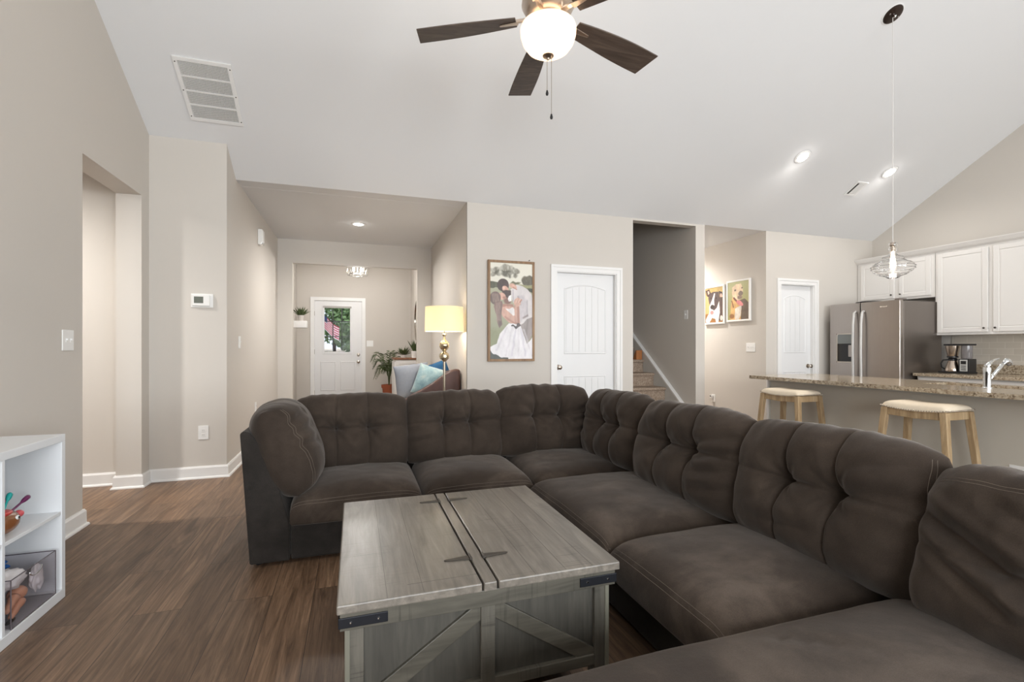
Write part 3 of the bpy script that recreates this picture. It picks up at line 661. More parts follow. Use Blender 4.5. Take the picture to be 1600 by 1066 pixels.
# ------------------------------------------------------------------ sofa
def fbm(x, y, z, s): return noise.noise(Vector((x*s, y*s, z*s)))
class Cushion:
    """pillow surface: u across, v up, side +1 front / -1 back; frame maps local (x across, y out of the front, z up)"""
    def __init__(s, w, h, t, mtx, seed=0, p=3.2, q=2.2, tufts=None, tv=.1, tuft_d=.05, seams=True, wr=.006, sag=0, corner=.06, hseam=True, creases=None, big=.012, back_flat=.5):
        s.__dict__.update(locals())
    def point(s, u, v, side):
        w, h, t = s.w, s.h, s.t
        e = (max(0, 1-abs(u)**s.p)**(1/s.q))*(max(0, 1-abs(v)**s.p)**(1/s.q))
        x = u*w/2*(1-s.corner*abs(v)**4); z = v*h/2*(1-s.corner*abs(u)**4)
        y = side*t/2*e*(1 if side > 0 else s.back_flat)
        if side > 0 and s.tufts:
            d = 0
            us = [a for a, _ in s.tufts]
            for (a, b_) in s.tufts:
                dx, dz = (u-a)*w/2, (v-b_)*h/2; r = math.hypot(dx, dz); th = math.atan2(dz, dx)
                d += s.tuft_d*math.exp(-(r/.035))+s.tuft_d*.62*math.exp(-(r/.10)**1.3)
                d += .007*math.sin(th*8+s.seed*2+a*9+3*fbm(dx, dz, s.seed, 9))*math.exp(-(r/.11))*min(1, r/.02)
            if s.hseam:
                dz = (v-s.tufts[0][1])*h/2
                lo, hi = min(us), max(us); k = 1.0 if lo <= u <= hi else math.exp(-max(lo-u, u-hi)*2.2)
                d += (.020*k+.007)*math.exp(-abs(dz)/.010)+.014*k*math.exp(-(dz/.06)**2)
            for a in us:
                dx = (u-a)*w/2; dv = abs(v-s.tufts[0][1])
                d += (.012+.014*math.exp(-dv*2.5))*math.exp(-abs(dx)/.006)+.014*math.exp(-(dx/.045)**2)
            y -= d*min(1, e*1.4)
        # wrinkles: gather towards top edge and the corners
        g = fbm(x+s.seed*3.1, z*.45, s.seed, 11)*s.wr*(.35+abs(v)**1.5*1.3)+fbm(x*.5+s.seed*1.7, z, s.seed+4, 14)*s.wr*.8*(.3+abs(u)**3*1.7)
        g2 = fbm(x+9*s.seed, z-4, s.seed, 3.2)*s.big
        f_ = min(1, e*1.6)
        y += side*(g+g2)*f_
        z += g2*.8*(1-.3*abs(u)) + (s.wr*.8*fbm(x+s.seed, 0, 7, 18) if v > .6 else 0)*(max(0, v-.6)/.4)
        x += fbm(z+5, s.seed, 2, 4)*.010
        if s.creases:
            for (u0, v0, u1, v1, dep, wd) in s.creases:
                ax, az, bx_, bz = u0*w/2, v0*h/2, u1*w/2, v1*h/2; px_, pz_ = u*w/2, v*h/2
                L2 = (bx_-ax)**2+(bz-az)**2; tt = max(0, min(1, ((px_-ax)*(bx_-ax)+(pz_-az)*(bz-az))/L2))
                r = math.hypot(px_-ax-(bx_-ax)*tt, pz_-az-(bz-az)*tt)
                if side > 0: y -= dep*math.exp(-(r/wd)**1.4)*f_*math.sin(PI*(.12+.76*tt))
                if side > 0: y += dep*.35*math.exp(-((r-wd*2.2)/wd)**2)*f_
        z -= s.sag*(1-u*u)*max(0, v)+(.024*abs(u)**6*max(0, v)**2 if s.tufts else 0)
        return s.mtx @ Vector((x, y, z))
    def mesh(s, nu=150, nv=104):
        m = MB(); us = [math.sin(PI/2*(-1+2*i/(nu-1)))*.55+(-1+2*i/(nu-1))*.45 for i in range(nu)]
        vs = [math.sin(PI/2*(-1+2*j/(nv-1)))*.55+(-1+2*j/(nv-1))*.45 for j in range(nv)]
        us[0], us[-1], vs[0], vs[-1] = -1, 1, -1, 1
        for side in (1, -1): m.grid(lambda i, j: s.point(us[i], vs[j], side), nu, nv)
        return m
    def stitch(s, m, pts, off=.0002, r=.0008, side=1, n=60):
        """pts: polyline in (u,v)"""
        P = []
        for (a, b_) in zip(pts[:-1], pts[1:]):
            k = max(2, int(n*math.hypot(b_[0]-a[0], b_[1]-a[1])/2))
            for i in range(k): P.append((a[0]+(b_[0]-a[0])*i/k, a[1]+(b_[1]-a[1])*i/k))
        P.append(pts[-1]); Q = []
        for (u, v) in P:
            p = s.point(u, v, side); pu = s.point(u+.01, v, side); pv = s.point(u, v+.01, side)
            nn = (pu-p).cross(pv-p)
            if nn.length > 0: nn.normalize()
            if (s.mtx.to_3x3() @ Vector((0, 1, 0))).dot(nn)*side < 0: nn = -nn
            Q.append(p+nn*off)
        m.tube(Q, r, 5)
    def build(s, name, mat, parent, stitches=(), **k):
        o = s.mesh(**k).build(name, mat, parent, smooth='all', weld=True)
        if stitches:
            m = MB()
            for st_ in stitches: s.stitch(m, st_)
            tag(m.build('topstitching', M['thread'], o), 'pale double topstitching')
        return o
class SeatCushion(Cushion):
    """box seat: u across, v depth (v=-1 front), top side domed"""
    pass
sofa = thing('sectional_sofa', (.9, 2.4, 0), 'large dark brown-grey U-shaped sectional sofa with tufted back cushions', 'sofa')
# frames
arm = [(-.515, .02), (-.56, .70), (-.545, .712), (-.515, .705), (-.46, .63), (-.42, .54), (-.385, .44), (-.36, .34), (-.335, .25), (-.325, .2), (-.325, .02)]
MB().prism(arm, 2.76, 3.68).build('arm', M['sofab'], sofa, bevel=.018, seg=3)
MB().box(-.32, 1.06, 2.765, 3.5, .02, .22).build('base', M['sofab'], sofa, bevel=.012)
MB().box(1.06, 1.86, 1.04, 3.5, .02, .22).build('base', M['sofab'], sofa, bevel=.012)
MB().box(.30, 1.86, .02, 1.035, .02, .22).build('base', M['sofab'], sofa, bevel=.012)
m = MB().prism([(3.50, .03), (3.68, .03), (3.70, .68), (3.66, .70), (3.58, .70), (3.50, .3)], -.50, 1.92, 'X'); m.build('back_frame', M['sofab'], sofa, bevel=.015)
m = MB().prism([(1.76, .03), (1.92, .03), (1.93, .66), (1.90, .68), (1.84, .68), (1.76, .3)], .05, 3.49); m.build('back_frame', M['sofab'], sofa, bevel=.015)
def seat(x0, x1, y0, y1, z0, z1, seed, front, dome=.035, label=None, creases=None, rr=.45):
    """seat cushion as rounded box with a domed soft top; front: list of edges ('-Y','-X') with stitch"""
    cx, cy = (x0+x1)/2, (y0+y1)/2; nu, nv = 56, 56; hw, hd = (x1-x0)/2, (y1-y0)/2
    R = .045
    def surf(u, v, k):   # k in 0..1: wraps from top centre to the bottom edge, u/v direction in [-1,1]
        pass
    m = MB()
    def top(u, v):
        # u,v in [-1,1] ; edge rounding by superellipse
        a = min(1, abs(u)); b_ = min(1, abs(v))
        ea = (1-a**9)**.5; eb = (1-b_**9)**.5
        e = ea*eb
        x = cx+u*hw*(1-.02*b_**6); y = cy+v*hd*(1-.02*a**6)
        d = dome*(1-a*a)*(1-b_*b_)+fbm(x+seed, y, seed, 3.0)*.012+fbm(x*1.0+seed, y, seed, 13)*.0025
        z = z0+(z1-z0)*(rr+(1-rr)*e)+d*e
        if creases:
            for (xa, ya, xb, yb, dep, wd) in creases:
                L2 = (xb-xa)**2+(yb-ya)**2; tt = max(0, min(1, ((x-xa)*(xb-xa)+(y-ya)*(yb-ya))/L2))
                r = math.hypot(x-xa-(xb-xa)*tt, y-ya-(yb-ya)*tt); z -= dep*math.exp(-(r/wd)**2)*e
        return (x, y, z)
    gs = [math.sin(PI/2*(-1+2*i/(nu-1)))*.75+(-1+2*i/(nu-1))*.25 for i in range(nu)]
    gs[0], gs[-1] = -1, 1
    m.grid(lambda i, j: top(gs[i], gs[j]), nu, nv)
    # skirt down to the base, slightly tucked in
    ring = [(i, 0) for i in range(nu)]+[(nu-1, j) for j in range(1, nv)]+[(i, nv-1) for i in range(nu-2, -1, -1)]+[(0, j) for j in range(nv-2, 0, -1)]
    base = len(m.v); n = len(ring)
    for lev, (f, ins) in enumerate(((.12, .000), (.04, .006), (0, .02))):
        for (i, j) in ring:
            x, y, z = top(gs[i], gs[j]); dx, dy = x-cx, y-cy
            m.v.append((cx+dx*(1-ins/hw), cy+dy*(1-ins/hd), z0+(z1-z0)*f))
    first = [j*nu+i for (i, j) in ring]
    rows = [first]+[[base+l*n+k for k in range(n)] for l in range(3)]
    for a, b_ in zip(rows[:-1], rows[1:]):
        for k in range(n): m.f.append((a[k], a[(k+1) % n], b_[(k+1) % n], b_[k]))
    m.f.append(tuple(rows[-1]))
    o = m.build('seat_cushion', M['sofa'], sofa, smooth='all')
    sm = MB()
    for fr in front:
        for off in (.972, .945):
            pts = []
            for i in range(41):
                a = -.985+1.97*i/40
                u, v = {'-Y': (a, -off), '-X': (-off, a), '+Y': (a, off)}[fr]; p = top(u, v); pts.append((p[0], p[1], p[2]+.0008))
            sm.tube(pts, .0008, 5)
    if front: tag(sm.build('topstitching', M['thread'], o), 'pale double topstitching')
    return o
Z0S, Z1S = .215, .375
seat(-.325, .368, 2.695, 3.42, Z0S, Z1S, 1, ['-Y'])
seat(.372, 1.04, 2.695, 3.42, Z0S, Z1S, 2, ['-Y'])
seat(1.044, 1.80, 2.69, 3.42, Z0S, Z1S, 3, [])
seat(.975, 1.74, 1.735, 2.675, Z0S, Z1S+.005, 4, ['-X'])
seat(.965, 1.74, 1.07, 1.728, Z0S, Z1S+.005, 5, ['-X'])
seat(.22, 1.74, .03, 1.065, Z0S, Z1S+.022, 6, ['-X'], rr=.6, creases=[(1.05, .95, 1.2, .80, .006, .02), (1.0, .98, 1.12, .86, .005, .015)])
def back_mtx(cx, cy, cz, face, lean, roll=0):
    """face: angle (deg) of the outward normal in XY; lean back"""
    a = math.radians(face)
    # local y (out) -> direction a ; local x across ; local z up
    R = Matrix.Rotation(a-PI/2, 4, 'Z') @ Matrix.Rotation(math.radians(lean), 4, 'X') @ Matrix.Rotation(math.radians(roll), 4, 'Y')
    return Matrix.Translation((cx, cy, cz)) @ R
TU = [(-.27, .08), (.27, .08)]
def back(cx, cy, cz, face, lean, w, h, t, seed, roll=0, tufts=TU, stitches=(), **k):
    c = Cushion(w, h, t, back_mtx(cx, cy, cz, face, lean, roll), seed, tufts=tufts, **k)
    return c.build('back_cushion', M['sofac'], sofa, stitches)
EDGE = [[(-.92, -.9), (-.93, .5), (-.86, .86)], [(-.86, .88), (.86, .88)]]
back(-.015, 3.33, .590, -90, 12, .735, .50, .31, 1, wr=.010, corner=.06, p=3.3, q=2.0, creases=[(.55, .3, 1.0, .1, .012, .018), (.5, -.1, .95, -.3, .010, .016), (.6, .0, .95, -.05, .010, .014)])
back(.672, 3.33, .590, -90, 12, .69, .50, .31, 2, wr=.010, corner=.06, p=3.3, q=2.0, creases=[(.45, .0, .95, -.15, .012, .018), (-.95, .2, -.5, .05, .010, .016), (.5, -.3, .95, -.45, .010, .016)])
back(1.345, 3.33, .605, -90, 12, .76, .52, .31, 3, wr=.010, corner=.06, p=3.3, q=2.0, creases=[(-.98, .35, -.45, .1, .014, .018), (-.98, .05, -.5, -.15, .014, .018), (-.95, -.3, -.4, -.45, .012, .018), (.3, .3, .8, .45, .008, .02)])
back(1.70, 2.86, .60, 182, 12, .74, .50, .31, 4, wr=.010, corner=.045, p=3.3, q=2.0, creases=[(.95, .3, .4, .15, .012, .018), (.95, -.2, .5, -.4, .010, .018)])
back(1.66, 2.07, .60, 180, 14, .83, .50, .32, 5, wr=.011, corner=.045, p=3.3, q=2.0, tuft_d=.055, creases=[(-.95, .6, -.35, .2, .016, .022), (-.98, .25, -.45, .0, .014, .018), (-.95, -.1, -.4, -.3, .012, .018), (-.9, -.45, -.5, -.6, .010, .016)])
back(1.66, 1.325, .60, 180, 13, .775, .51, .33, 6, wr=.009, corner=.06, p=2.8, q=1.9, tuft_d=.06, creases=[(-.95, .75, -.4, .45, .010, .02), (-.2, -.5, .6, -.65, .010, .022), (-.95, .3, -.4, .12, .009, .018)],
     stitches=[[(-.955, -.88), (-.965, .3), (-.945, .88)], [(-.93, -.86), (-.94, .3), (-.92, .86)]])
back(1.65, .57, .578, 180, 17, .82, .48, .33, 7, wr=.014, corner=.04, p=4, tufts=[(-.10, -.12)], tuft_d=.035, big=.020,
     creases=[(.97, .30, .25, -.22, .040, .022), (.25, -.22, -.45, -.36, .034, .022), (.85, -.10, .35, -.48, .012, .016), (.5, .52, .0, .22, .012, .016), (.35, .30, -.5, .05, .010, .02)],
     stitches=[[(-.95, .74), (.90, .74)], [(-.95, .70), (.90, .70)]])
# cushion leaning on the left arm
back(-.375, 3.02, .585, 2, 21, .60, .52, .36, 8, tufts=None, wr=.008, corner=.07, p=3.4, back_flat=.75, creases=[(.98, .3, .1, .25, .010, .018), (.98, .0, .2, -.1, .010, .018), (.98, .55, .3, .6, .012, .018)],
     stitches=[[(.86, -.90), (.89, -.5), (.895, 0), (.89, .5), (.84, .88)], [(.82, -.88), (.855, -.5), (.86, 0), (.855, .5), (.81, .86)]])
for (x, y) in ((-.48, 2.82), (-.48, 3.62), (1.85, 3.62), (.38, .98), (1.85, .1)):
    MB().lathe([(0, 0), (.018, 0), (.022, .022), (0, .022)], (x, y, 0), 12).build('foot', M['darkpl'], sofa)

# ------------------------------------------------------------------ coffee table
tb = thing('coffee_table', (.38, 1.79, 0), 'square grey farmhouse trunk coffee table with hinged double lid', 'coffee table')
TX0, TX1, TY0, TY1, TZ = -.046, .806, 1.345, 2.235, .46
def lid(x0, x1, label):
    m = MB().box(x0, x1, TY0, TY1, TZ-.026, TZ); o = m.build('lid', M['ttop'], tb, bevel=.004)
    return o
lid(TX0, .352, ''); lid(.403, TX1, '')
bx('centre_strip', M['ttop'], tb, (.358, .397, TY0, TY1, TZ-.026, TZ), .003)
m = MB()
for x in (.085, .185, .52, .62, .71):
    m.box(x-.0007, x+.0007, TY0+.004, TY1-.004, TZ-.001, TZ+.0004)
m.box(TX0+.19, .35, TY0+.06, TY0+.0615, TZ-.001, TZ+.0004)
m.build('plank_joint', pmat('joint', rgb(96, 90, 83), .6), tb)
ax0, ax1, ay0, ay1 = TX0+.008, TX1-.012, TY0+.010, TY1-.010
m = MB(); m.box(ax0, ax1, ay0, ay0+.02, TZ-.075, TZ-.027); m.box(ax0, ax1, ay1-.02, ay1, TZ-.075, TZ-.027); m.box(ax0, ax0+.02, ay0+.02, ay1-.02, TZ-.075, TZ-.027); m.box(ax1-.02, ax1, ay0+.02, ay1-.02, TZ-.075, TZ-.027)
m.build('apron', M['tside'], tb, bevel=.002)
bx0, bx1, by0, by1 = ax0+.012, ax1-.016, ay0+.014, ay1-.014
m = MB(); m.box(bx0+.02, bx1-.02, by0+.014, by0+.028, .14, TZ-.075); m.box(bx0+.02, bx1-.02, by1-.028, by1-.014, .14, TZ-.075); m.box(bx0+.014, bx0+.028, by0+.03, by1-.03, .14, TZ-.075); m.box(bx1-.028, bx1-.014, by0+.03, by1-.03, .14, TZ-.075); m.box(bx0+.02, bx1-.02, by0+.02, by1-.02, .13, .145)
m.build('side_panel', M['tpanel'], tb)
bx('base_board', M['tpanel'], tb, (bx0+.03, bx1-.03, by0+.03, by1-.03, .115, .129))
for (x, y) in ((bx0, by0), (bx1-.05, by0), (bx0, by1-.05), (bx1-.05, by1-.05)):
    left = x == bx0
    m = MB().box(x, x+.05, y, y+.05, 0, TZ-.0755); o = m.build('leg', M['tpost'], tb, bevel=.003)
    xs = x if left else x+.036
    if y == by0: tag(bx('corner_strip', pmat('strip_grey', rgb(112, 110, 98), .4), o, (xs, xs+.014, y-.004, y+.006, .0, TZ-.077), .002), 'lighter grey corner strip')
xm = (bx0+bx1)/2
bx('centre_post', M['tpost'], tb, (xm-.022, xm+.022, by0-.002, by0+.02, .14, TZ-.075), .003)
bx('bottom_rail', M['tside'], tb, (bx0+.05, bx1-.05, by0-.001, by0+.02, .13, .165), .003)
bx('bottom_rail', M['tside'], tb, (bx1-.02, bx1+.001, by0+.05, by1-.05, .13, .165), .003)
def brace(xa, za, xb, zb, y, axis='Y'):
    w = .024; d = Vector((xb-xa, zb-za)); d.normalize(); n_ = Vector((-d.y, d.x))*w
    m = MB().prism([(xa+n_.x, za+n_.y), (xb+n_.x, zb+n_.y), (xb-n_.x, zb-n_.y), (xa-n_.x, za-n_.y)], y, y+.016, axis)
    return m.build('brace', M['tside'], tb, bevel=.002)
brace(bx0+.035, .145, xm-.008, TZ-.085, by0+.004); brace(xm+.008, TZ-.085, bx1-.035, .145, by0+.004)
brace(by0+.08, .19, by1-.08, TZ-.10, bx1-.016, 'X')
for (xa, sgn) in ((ax0, 1), (ax1, -1)):
    x0, x1 = sorted((xa-sgn*.002, xa+sgn*.125)); m = MB().box(x0, x1, ay0-.004, ay0, TZ-.066, TZ-.038)
    m.box(min(xa, xa-sgn*.004), max(xa, xa-sgn*.004), ay0-.004, ay0+.10, TZ-.066, TZ-.038); o = m.build('corner_bracket', M['black'], tb, bevel=.0015)
    for dx in (.028, .10): MB().lathe([(0, .0035), (.0025, .003), (.004, 0)], (xa+sgn*dx, ay0-.004, TZ-.052), 10, (0, -1, 0)).build('rivet', M['chrome'], o, smooth=True)
for (yy) in (1.52, 2.12):
    for sgn, xe in ((-1, .352), (1, .403)):
        m = MB(); m.prism([(xe, yy-.014), (xe+sgn*.075, yy-.005), (xe+sgn*.082, yy), (xe+sgn*.075, yy+.005), (xe, yy+.014)], TZ+.0005, TZ+.004, 'Z')
        m.tube([(xe-sgn*.004, yy-.018, TZ+.004), (xe-sgn*.004, yy+.018, TZ+.004)], .005, 8)
        m.build('hinge', M['pewter'], tb, bevel=.001, seg=1)

# ------------------------------------------------------------------ cube shelf and toys at left
cs = thing('cube_shelf', (-1.46, 2.35, 0), 'white cube shelf standing against the left wall', 'shelf')
CX0, CX1, CZ = -1.638, -1.262, .748; CY0, CY1 = 1.94, 2.728; t_ = .022
m = MB()
bx('top', M['laminate'], cs, (CX0, CX1, CY0, CY1, CZ-t_*1.5, CZ), .002); bx('bottom', M['laminate'], cs, (CX0, CX1, CY0, CY1, 0, .045), .002)
bx('side_panel', M['laminate'], cs, (CX0, CX1, CY1-t_*1.3, CY1, .045, CZ-t_*1.5), .002); bx('side_panel', M['laminate'], cs, (CX0, CX1, CY0, CY0+t_*1.3, .045, CZ-t_*1.5), .002)
bx('divider', M['laminate'], cs, (CX0+.01, CX1-.002, 2.316, 2.332, .045, CZ-t_*1.5), .001)
bx('middle_shelf', M['laminate'], cs, (CX0+.01, CX1-.003, 2.333, CY1-t_*1.3, .385, .40), .001); bx('middle_shelf', M['laminate'], cs, (CX0+.01, CX1-.003, CY0+t_*1.3, 2.315, .385, .40), .001)
bx('back_panel', M['lamback'], cs, (CX0+.002, CX0+.008, CY0+.02, CY1-.02, .045, CZ-.03))
# toy on the middle shelf
tz = .401
toy = thing('toy_animal', (-1.325, 2.425, tz), 'brown plastic toy animal head with a pink nose on the middle shelf', 'toy')
brown = pmat('toy_brown', rgb(132, 84, 52), .25, noise_a=.05); pink = pmat('toy_pink', rgb(208, 92, 98), .3); red_ = pmat('toy_red', rgb(190, 62, 58), .35)
def ellip(m, c, r, n=20, rot=None):
    def P(i, j):
        a = 2*PI*i/n; b_ = -PI/2+PI*j/(n//2); p = Vector((r[0]*math.cos(b_)*math.cos(a), r[1]*math.cos(b_)*math.sin(a), r[2]*math.sin(b_)))
        if rot: p = rot @ p
        return (c[0]+p.x, c[1]+p.y, c[2]+p.z)
    m.grid(P, n, n//2+1, wrap=True); return m
o = ellip(MB(), (-1.325, 2.425, tz+.048), (.045, .075, .046), 24).build('body', brown, toy, smooth='all')
ellip(MB(), (-1.312, 2.500, tz+.060), (.017, .019, .015)).build('nose', pink, toy, smooth='all')
ellip(MB(), (-1.33, 2.415, tz+.085), (.036, .055, .014)).build('rim', red_, toy, smooth='all')
e = ellip(MB(), (-1.284, 2.440, tz+.062), (.006, .012, .009)).build('eye', M['plastic'], toy, smooth='all')
ellip(MB(), (-1.279, 2.441, tz+.062), (.003, .006, .0055)).build('pupil', M['darkpl'], e, smooth='all')
def stick(name, col, base, tip, label):
    b0, t0 = Vector(base), Vector(tip); m = MB(); N_ = 14; pts = [b0.lerp(t0, i/N_) for i in range(N_+1)]
    rs = [.0042 if i < 9 else .0042+.0055*math.sin(min(1, (i-8)/3.2)*PI/2) for i in range(N_)]+[.004]
    m.tube(pts, rs, 12); tag(m.build(name, col, smooth='all'), label, 'toy stick')
stick('toy_stick', pmat('toy_teal', rgb(34, 168, 164), .3), (-1.33, 2.440, tz+.085), (-1.335, 2.495, tz+.150), 'teal toy stick standing in the brown toy')
stick('toy_stick', pmat('toy_magenta', rgb(222, 120, 160), .3), (-1.345, 2.440, tz+.085), (-1.36, 2.517, tz+.118), 'pink toy stick behind the teal one')
stick('toy_stick', pmat('toy_purple', rgb(104, 34, 84), .3), (-1.315, 2.450, tz+.080), (-1.315, 2.575, tz+.112), 'purple toy stick leaning right from the brown toy')
# acrylic bin
bn = thing('storage_bin', (-1.42, 2.5, .046), 'smoky clear acrylic bin in the lower cube of the shelf', 'bin')
ax, bxx, ay, by, az, bz = -1.60, -1.268, 2.372, 2.664, .047, .238; th = .004
m = MB(); m.box(bxx-th, bxx, ay, by, az, bz); m.box(ax, ax+th, ay, by, az, bz); m.box(ax+th, bxx-th, ay, ay+th, az, bz); m.box(ax+th, bxx-th, by-th, by, az, bz); m.box(ax+th, bxx-th, ay+th, by-th, az, az+th)
m.build('walls', M['acry'], bn)
m = MB()
for (p, q) in (((bxx, ay, bz), (bxx, by, bz)), ((bxx, ay, az), (bxx, ay, bz)), ((bxx, ay, az), (bxx, by, az)), ((bxx, by, az), (bxx, by, bz)), ((ax, ay, bz), (bxx, ay, bz)), ((ax, by, bz), (bxx, by, bz)), ((ax, ay, bz), (ax, by, bz))): m.tube([p, q], .0022, 6)
tag(m.build('rim_edge', pmat('acrylic_edge', rgb(96, 88, 92), .2), bn), 'dark polished edges')
m = MB().tube([(bxx+.003, 2.52+.040*math.cos(a), .222+.024*math.sin(a)) for a in [PI+PI*i/10 for i in range(11)]], .0025, 8); m.build('handle', M['chrome'], bn, smooth='all')
def crumple(name, c, r, col, label, cat, seed, amp=.3):
    m = MB(); n = 44
    def P(i, j):
        a = 2*PI*i/n; b_ = -PI/2+PI*j/(n//2); d = Vector((math.cos(b_)*math.cos(a), math.cos(b_)*math.sin(a), math.sin(b_)))
        k = 1+amp*noise.noise(d*2.3+Vector((seed, 0, 0)))+amp*.5*abs(noise.noise(d*6+Vector((0, seed, 0))))
        return (c[0]+d.x*r[0]*k, c[1]+d.y*r[1]*k, c[2]+d.z*r[2]*k)
    m.grid(P, n, n//2+1, wrap=True); return tag(m.build(name, col, smooth='all'), label, cat)
crumple('doll_dress', (-1.345, 2.475, .198), (.05, .075, .036), pmat('white_cloth', rgb(226, 222, 222), .9, noise_s=30), 'crumpled white doll dress on top in the clear bin', 'cloth', 3, .4)
crumple('cloth', (-1.45, 2.56, .222), (.05, .08, .020), pmat('blue_cloth', rgb(24, 96, 172), .8, noise_s=30), 'bright blue cloth at the back of the clear bin', 'cloth', 9, .5)
crumple('doll_sock', (-1.305, 2.600, .15), (.018, .030, .052), pmat('sheer_white', rgb(214, 208, 210), .8, noise_s=40), 'white ruffled doll clothing at the right of the clear bin', 'cloth', 5, .4)
skin = pmat('doll_skin', rgb(206, 150, 122), .4, noise_s=10, noise_a=.04)
doll = thing('doll', (-1.33, 2.47, .051), 'doll lying in the clear bin with its bare legs showing', 'doll')
ellip(MB(), (-1.325, 2.515, .128), (.030, .040, .028), 20).build('body', skin, doll, smooth='all')
for k, (p, q) in enumerate((((-1.315, 2.480, .128), (-1.295, 2.395, .105)), ((-1.31, 2.505, .100), (-1.290, 2.410, .076)))):
    a, b_ = Vector(p), Vector(q); lg = MB().tube([a.lerp(b_, i/8) for i in range(9)], [.019, .019, .017, .014, .0135, .014, .012, .010, .008], 14).build('leg', skin, doll, smooth='all')
    if k == 1: ellip(MB(), (-1.290, 2.41, .064), (.009, .028, .009)).build('shoe', M['darkpl'], lg, smooth='all')

# ------------------------------------------------------------------ pictures (printed image stored per vertex)
def raster(w, h, nx, ny, shapes, bgf, seed=0, grain=.04):
    u = (np.arange(nx)+.0)/(nx-1); v = (np.arange(ny)+.0)/(ny-1); U, V = np.meshgrid(u, v)   # V down
    img = bgf(U, V)
    rng = np.random.RandomState(seed)
    def smooth_noise(sc):
        g = rng.rand(sc+2, sc+2); x = U*sc; y = V*sc; xi = x.astype(int); yi = y.astype(int); fx = x-xi; fy = y-yi; fx = fx*fx*(3-2*fx); fy = fy*fy*(3-2*fy)
        return (g[yi, xi]*(1-fx)+g[yi, xi+1]*fx)*(1-fy)+(g[yi+1, xi]*(1-fx)+g[yi+1, xi+1]*fx)*fy-.5
    nz = smooth_noise(8)*.5+smooth_noise(22)*.35+smooth_noise(50)*.25
    nx2 = smooth_noise(14); ny2 = smooth_noise(15)
    asp = h/w
    for sh in shapes:
        col = np.array(sh['c'], float); soft = sh.get('soft', .008); wob = sh.get('wob', .012)
        uu = U+nx2*wob; vv = V+ny2*wob/asp
        if 'poly' in sh:
            P = np.array(sh['poly'], float); inside = np.zeros(U.shape, bool); dist = np.full(U.shape, 9.)
            for i in range(len(P)):
                x1, y1 = P[i]; x2, y2 = P[(i+1) % len(P)]
                c = ((y1 > vv) != (y2 > vv)) & (uu < (x2-x1)*(vv-y1)/((y2-y1) if y2 != y1 else 1e-9)+x1); inside ^= c
                dx, dy = x2-x1, (y2-y1)*asp; L2 = dx*dx+dy*dy+1e-12
                t = np.clip(((uu-x1)*dx+(vv-y1)*asp*dy)/L2, 0, 1); dist = np.minimum(dist, np.hypot(uu-x1-t*dx, (vv-y1)*asp-t*dy))
            sd = np.where(inside, dist, -dist)
        elif 'line' in sh:
            x1, y1, x2, y2 = sh['line']; dx, dy = x2-x1, (y2-y1)*asp; L2 = dx*dx+dy*dy
            t = np.clip(((uu-x1)*dx+(vv-y1)*asp*dy)/L2, 0, 1); sd = sh['w']-np.hypot(uu-x1-t*dx, (vv-y1)*asp-t*dy)
        else:
            x, y, rx, ry = sh['e'][:4]; an = math.radians(sh['e'][4]) if len(sh['e']) > 4 else 0
            X = (uu-x)*math.cos(an)+(vv-y)*asp*math.sin(an); Y_ = -(uu-x)*math.sin(an)+(vv-y)*asp*math.cos(an)
            sd = (1-np.hypot(X/rx, Y_/(ry)))*min(rx, ry)
        a = np.clip(sd/soft+.5, 0, 1)*sh.get('a', 1)
        a = a*(np.clip(.5+nz*sh['hole'], 0, 1) if 'hole' in sh else 1)
        c = col[None, None, :]*(1+nz[..., None]*sh.get('tex', .25))
        if 'grad' in sh: c = c*(1+(U[..., None]-sh['grad'][1])*sh['grad'][0])
        img = img*(1-a[..., None])+c*a[..., None]
    img = img+(rng.rand(ny, nx, 1)-.5)*grain*255
    return np.clip(img, 4, 250)
def srgb2lin(a):
    a = a/255.; return np.where(a <= .04045, a/12.92, ((a+.055)/1.055)**2.4)
def picture(mapper, w, h, nx, ny, img, name, parent):
    me = bpy.data.meshes.new(name); off = parent.location
    vs = []; fs = []
    for j in range(ny):
        for i in range(nx):
            p = mapper(w*(i/(nx-1)-.5), h*(.5-j/(ny-1))); vs.append((p[0]-off[0], p[1]-off[1], p[2]-off[2]))
    for j in range(ny-1):
        for i in range(nx-1): a = j*nx+i; fs.append((a, a+nx, a+nx+1, a+1))
    me.from_pydata(vs, [], fs); ca = me.color_attributes.new('print', 'FLOAT_COLOR', 'POINT')
    L = srgb2lin(img).reshape(-1, 3); buf = np.ones((len(vs), 4)); buf[:, :3] = L; ca.data.foreach_set('color', buf.ravel().astype(np.float32))
    me.materials.append(M['print']); me.update()
    o = bpy.data.objects.new(name, me); COL.objects.link(o); o.parent = parent; return o
def picture_frame(label, axis, pos, w, h, bw, depth, fmat, img, nx, ny, backoff=.0):
    t = thing('picture_frame', pos, label, 'picture'); fr = frame_of(axis, pos); m = MB()
    o0, o1 = .004, .004+depth
    for d in ((-w/2, w/2, h/2-bw, h/2), (-w/2, w/2, -h/2, -h/2+bw), (-w/2, -w/2+bw, -h/2+bw, h/2-bw), (w/2-bw, w/2, -h/2+bw, h/2-bw)): pbox(m, fr, d[0], d[1], d[2], d[3], o0, o1)
    m.build('frame', fmat, t, bevel=.003)
    m = MB(); pbox(m, fr, -w/2+bw*.5, w/2-bw*.5, -h/2+bw*.5, h/2-bw*.5, .001, .008); m.build('backing', M['darkpl'], t)
    picture(lambda a, b_: fr(a, b_, o1-.008), w-2*bw+.004, h-2*bw+.004, nx, ny, img, 'printed_photo', t)
    return t
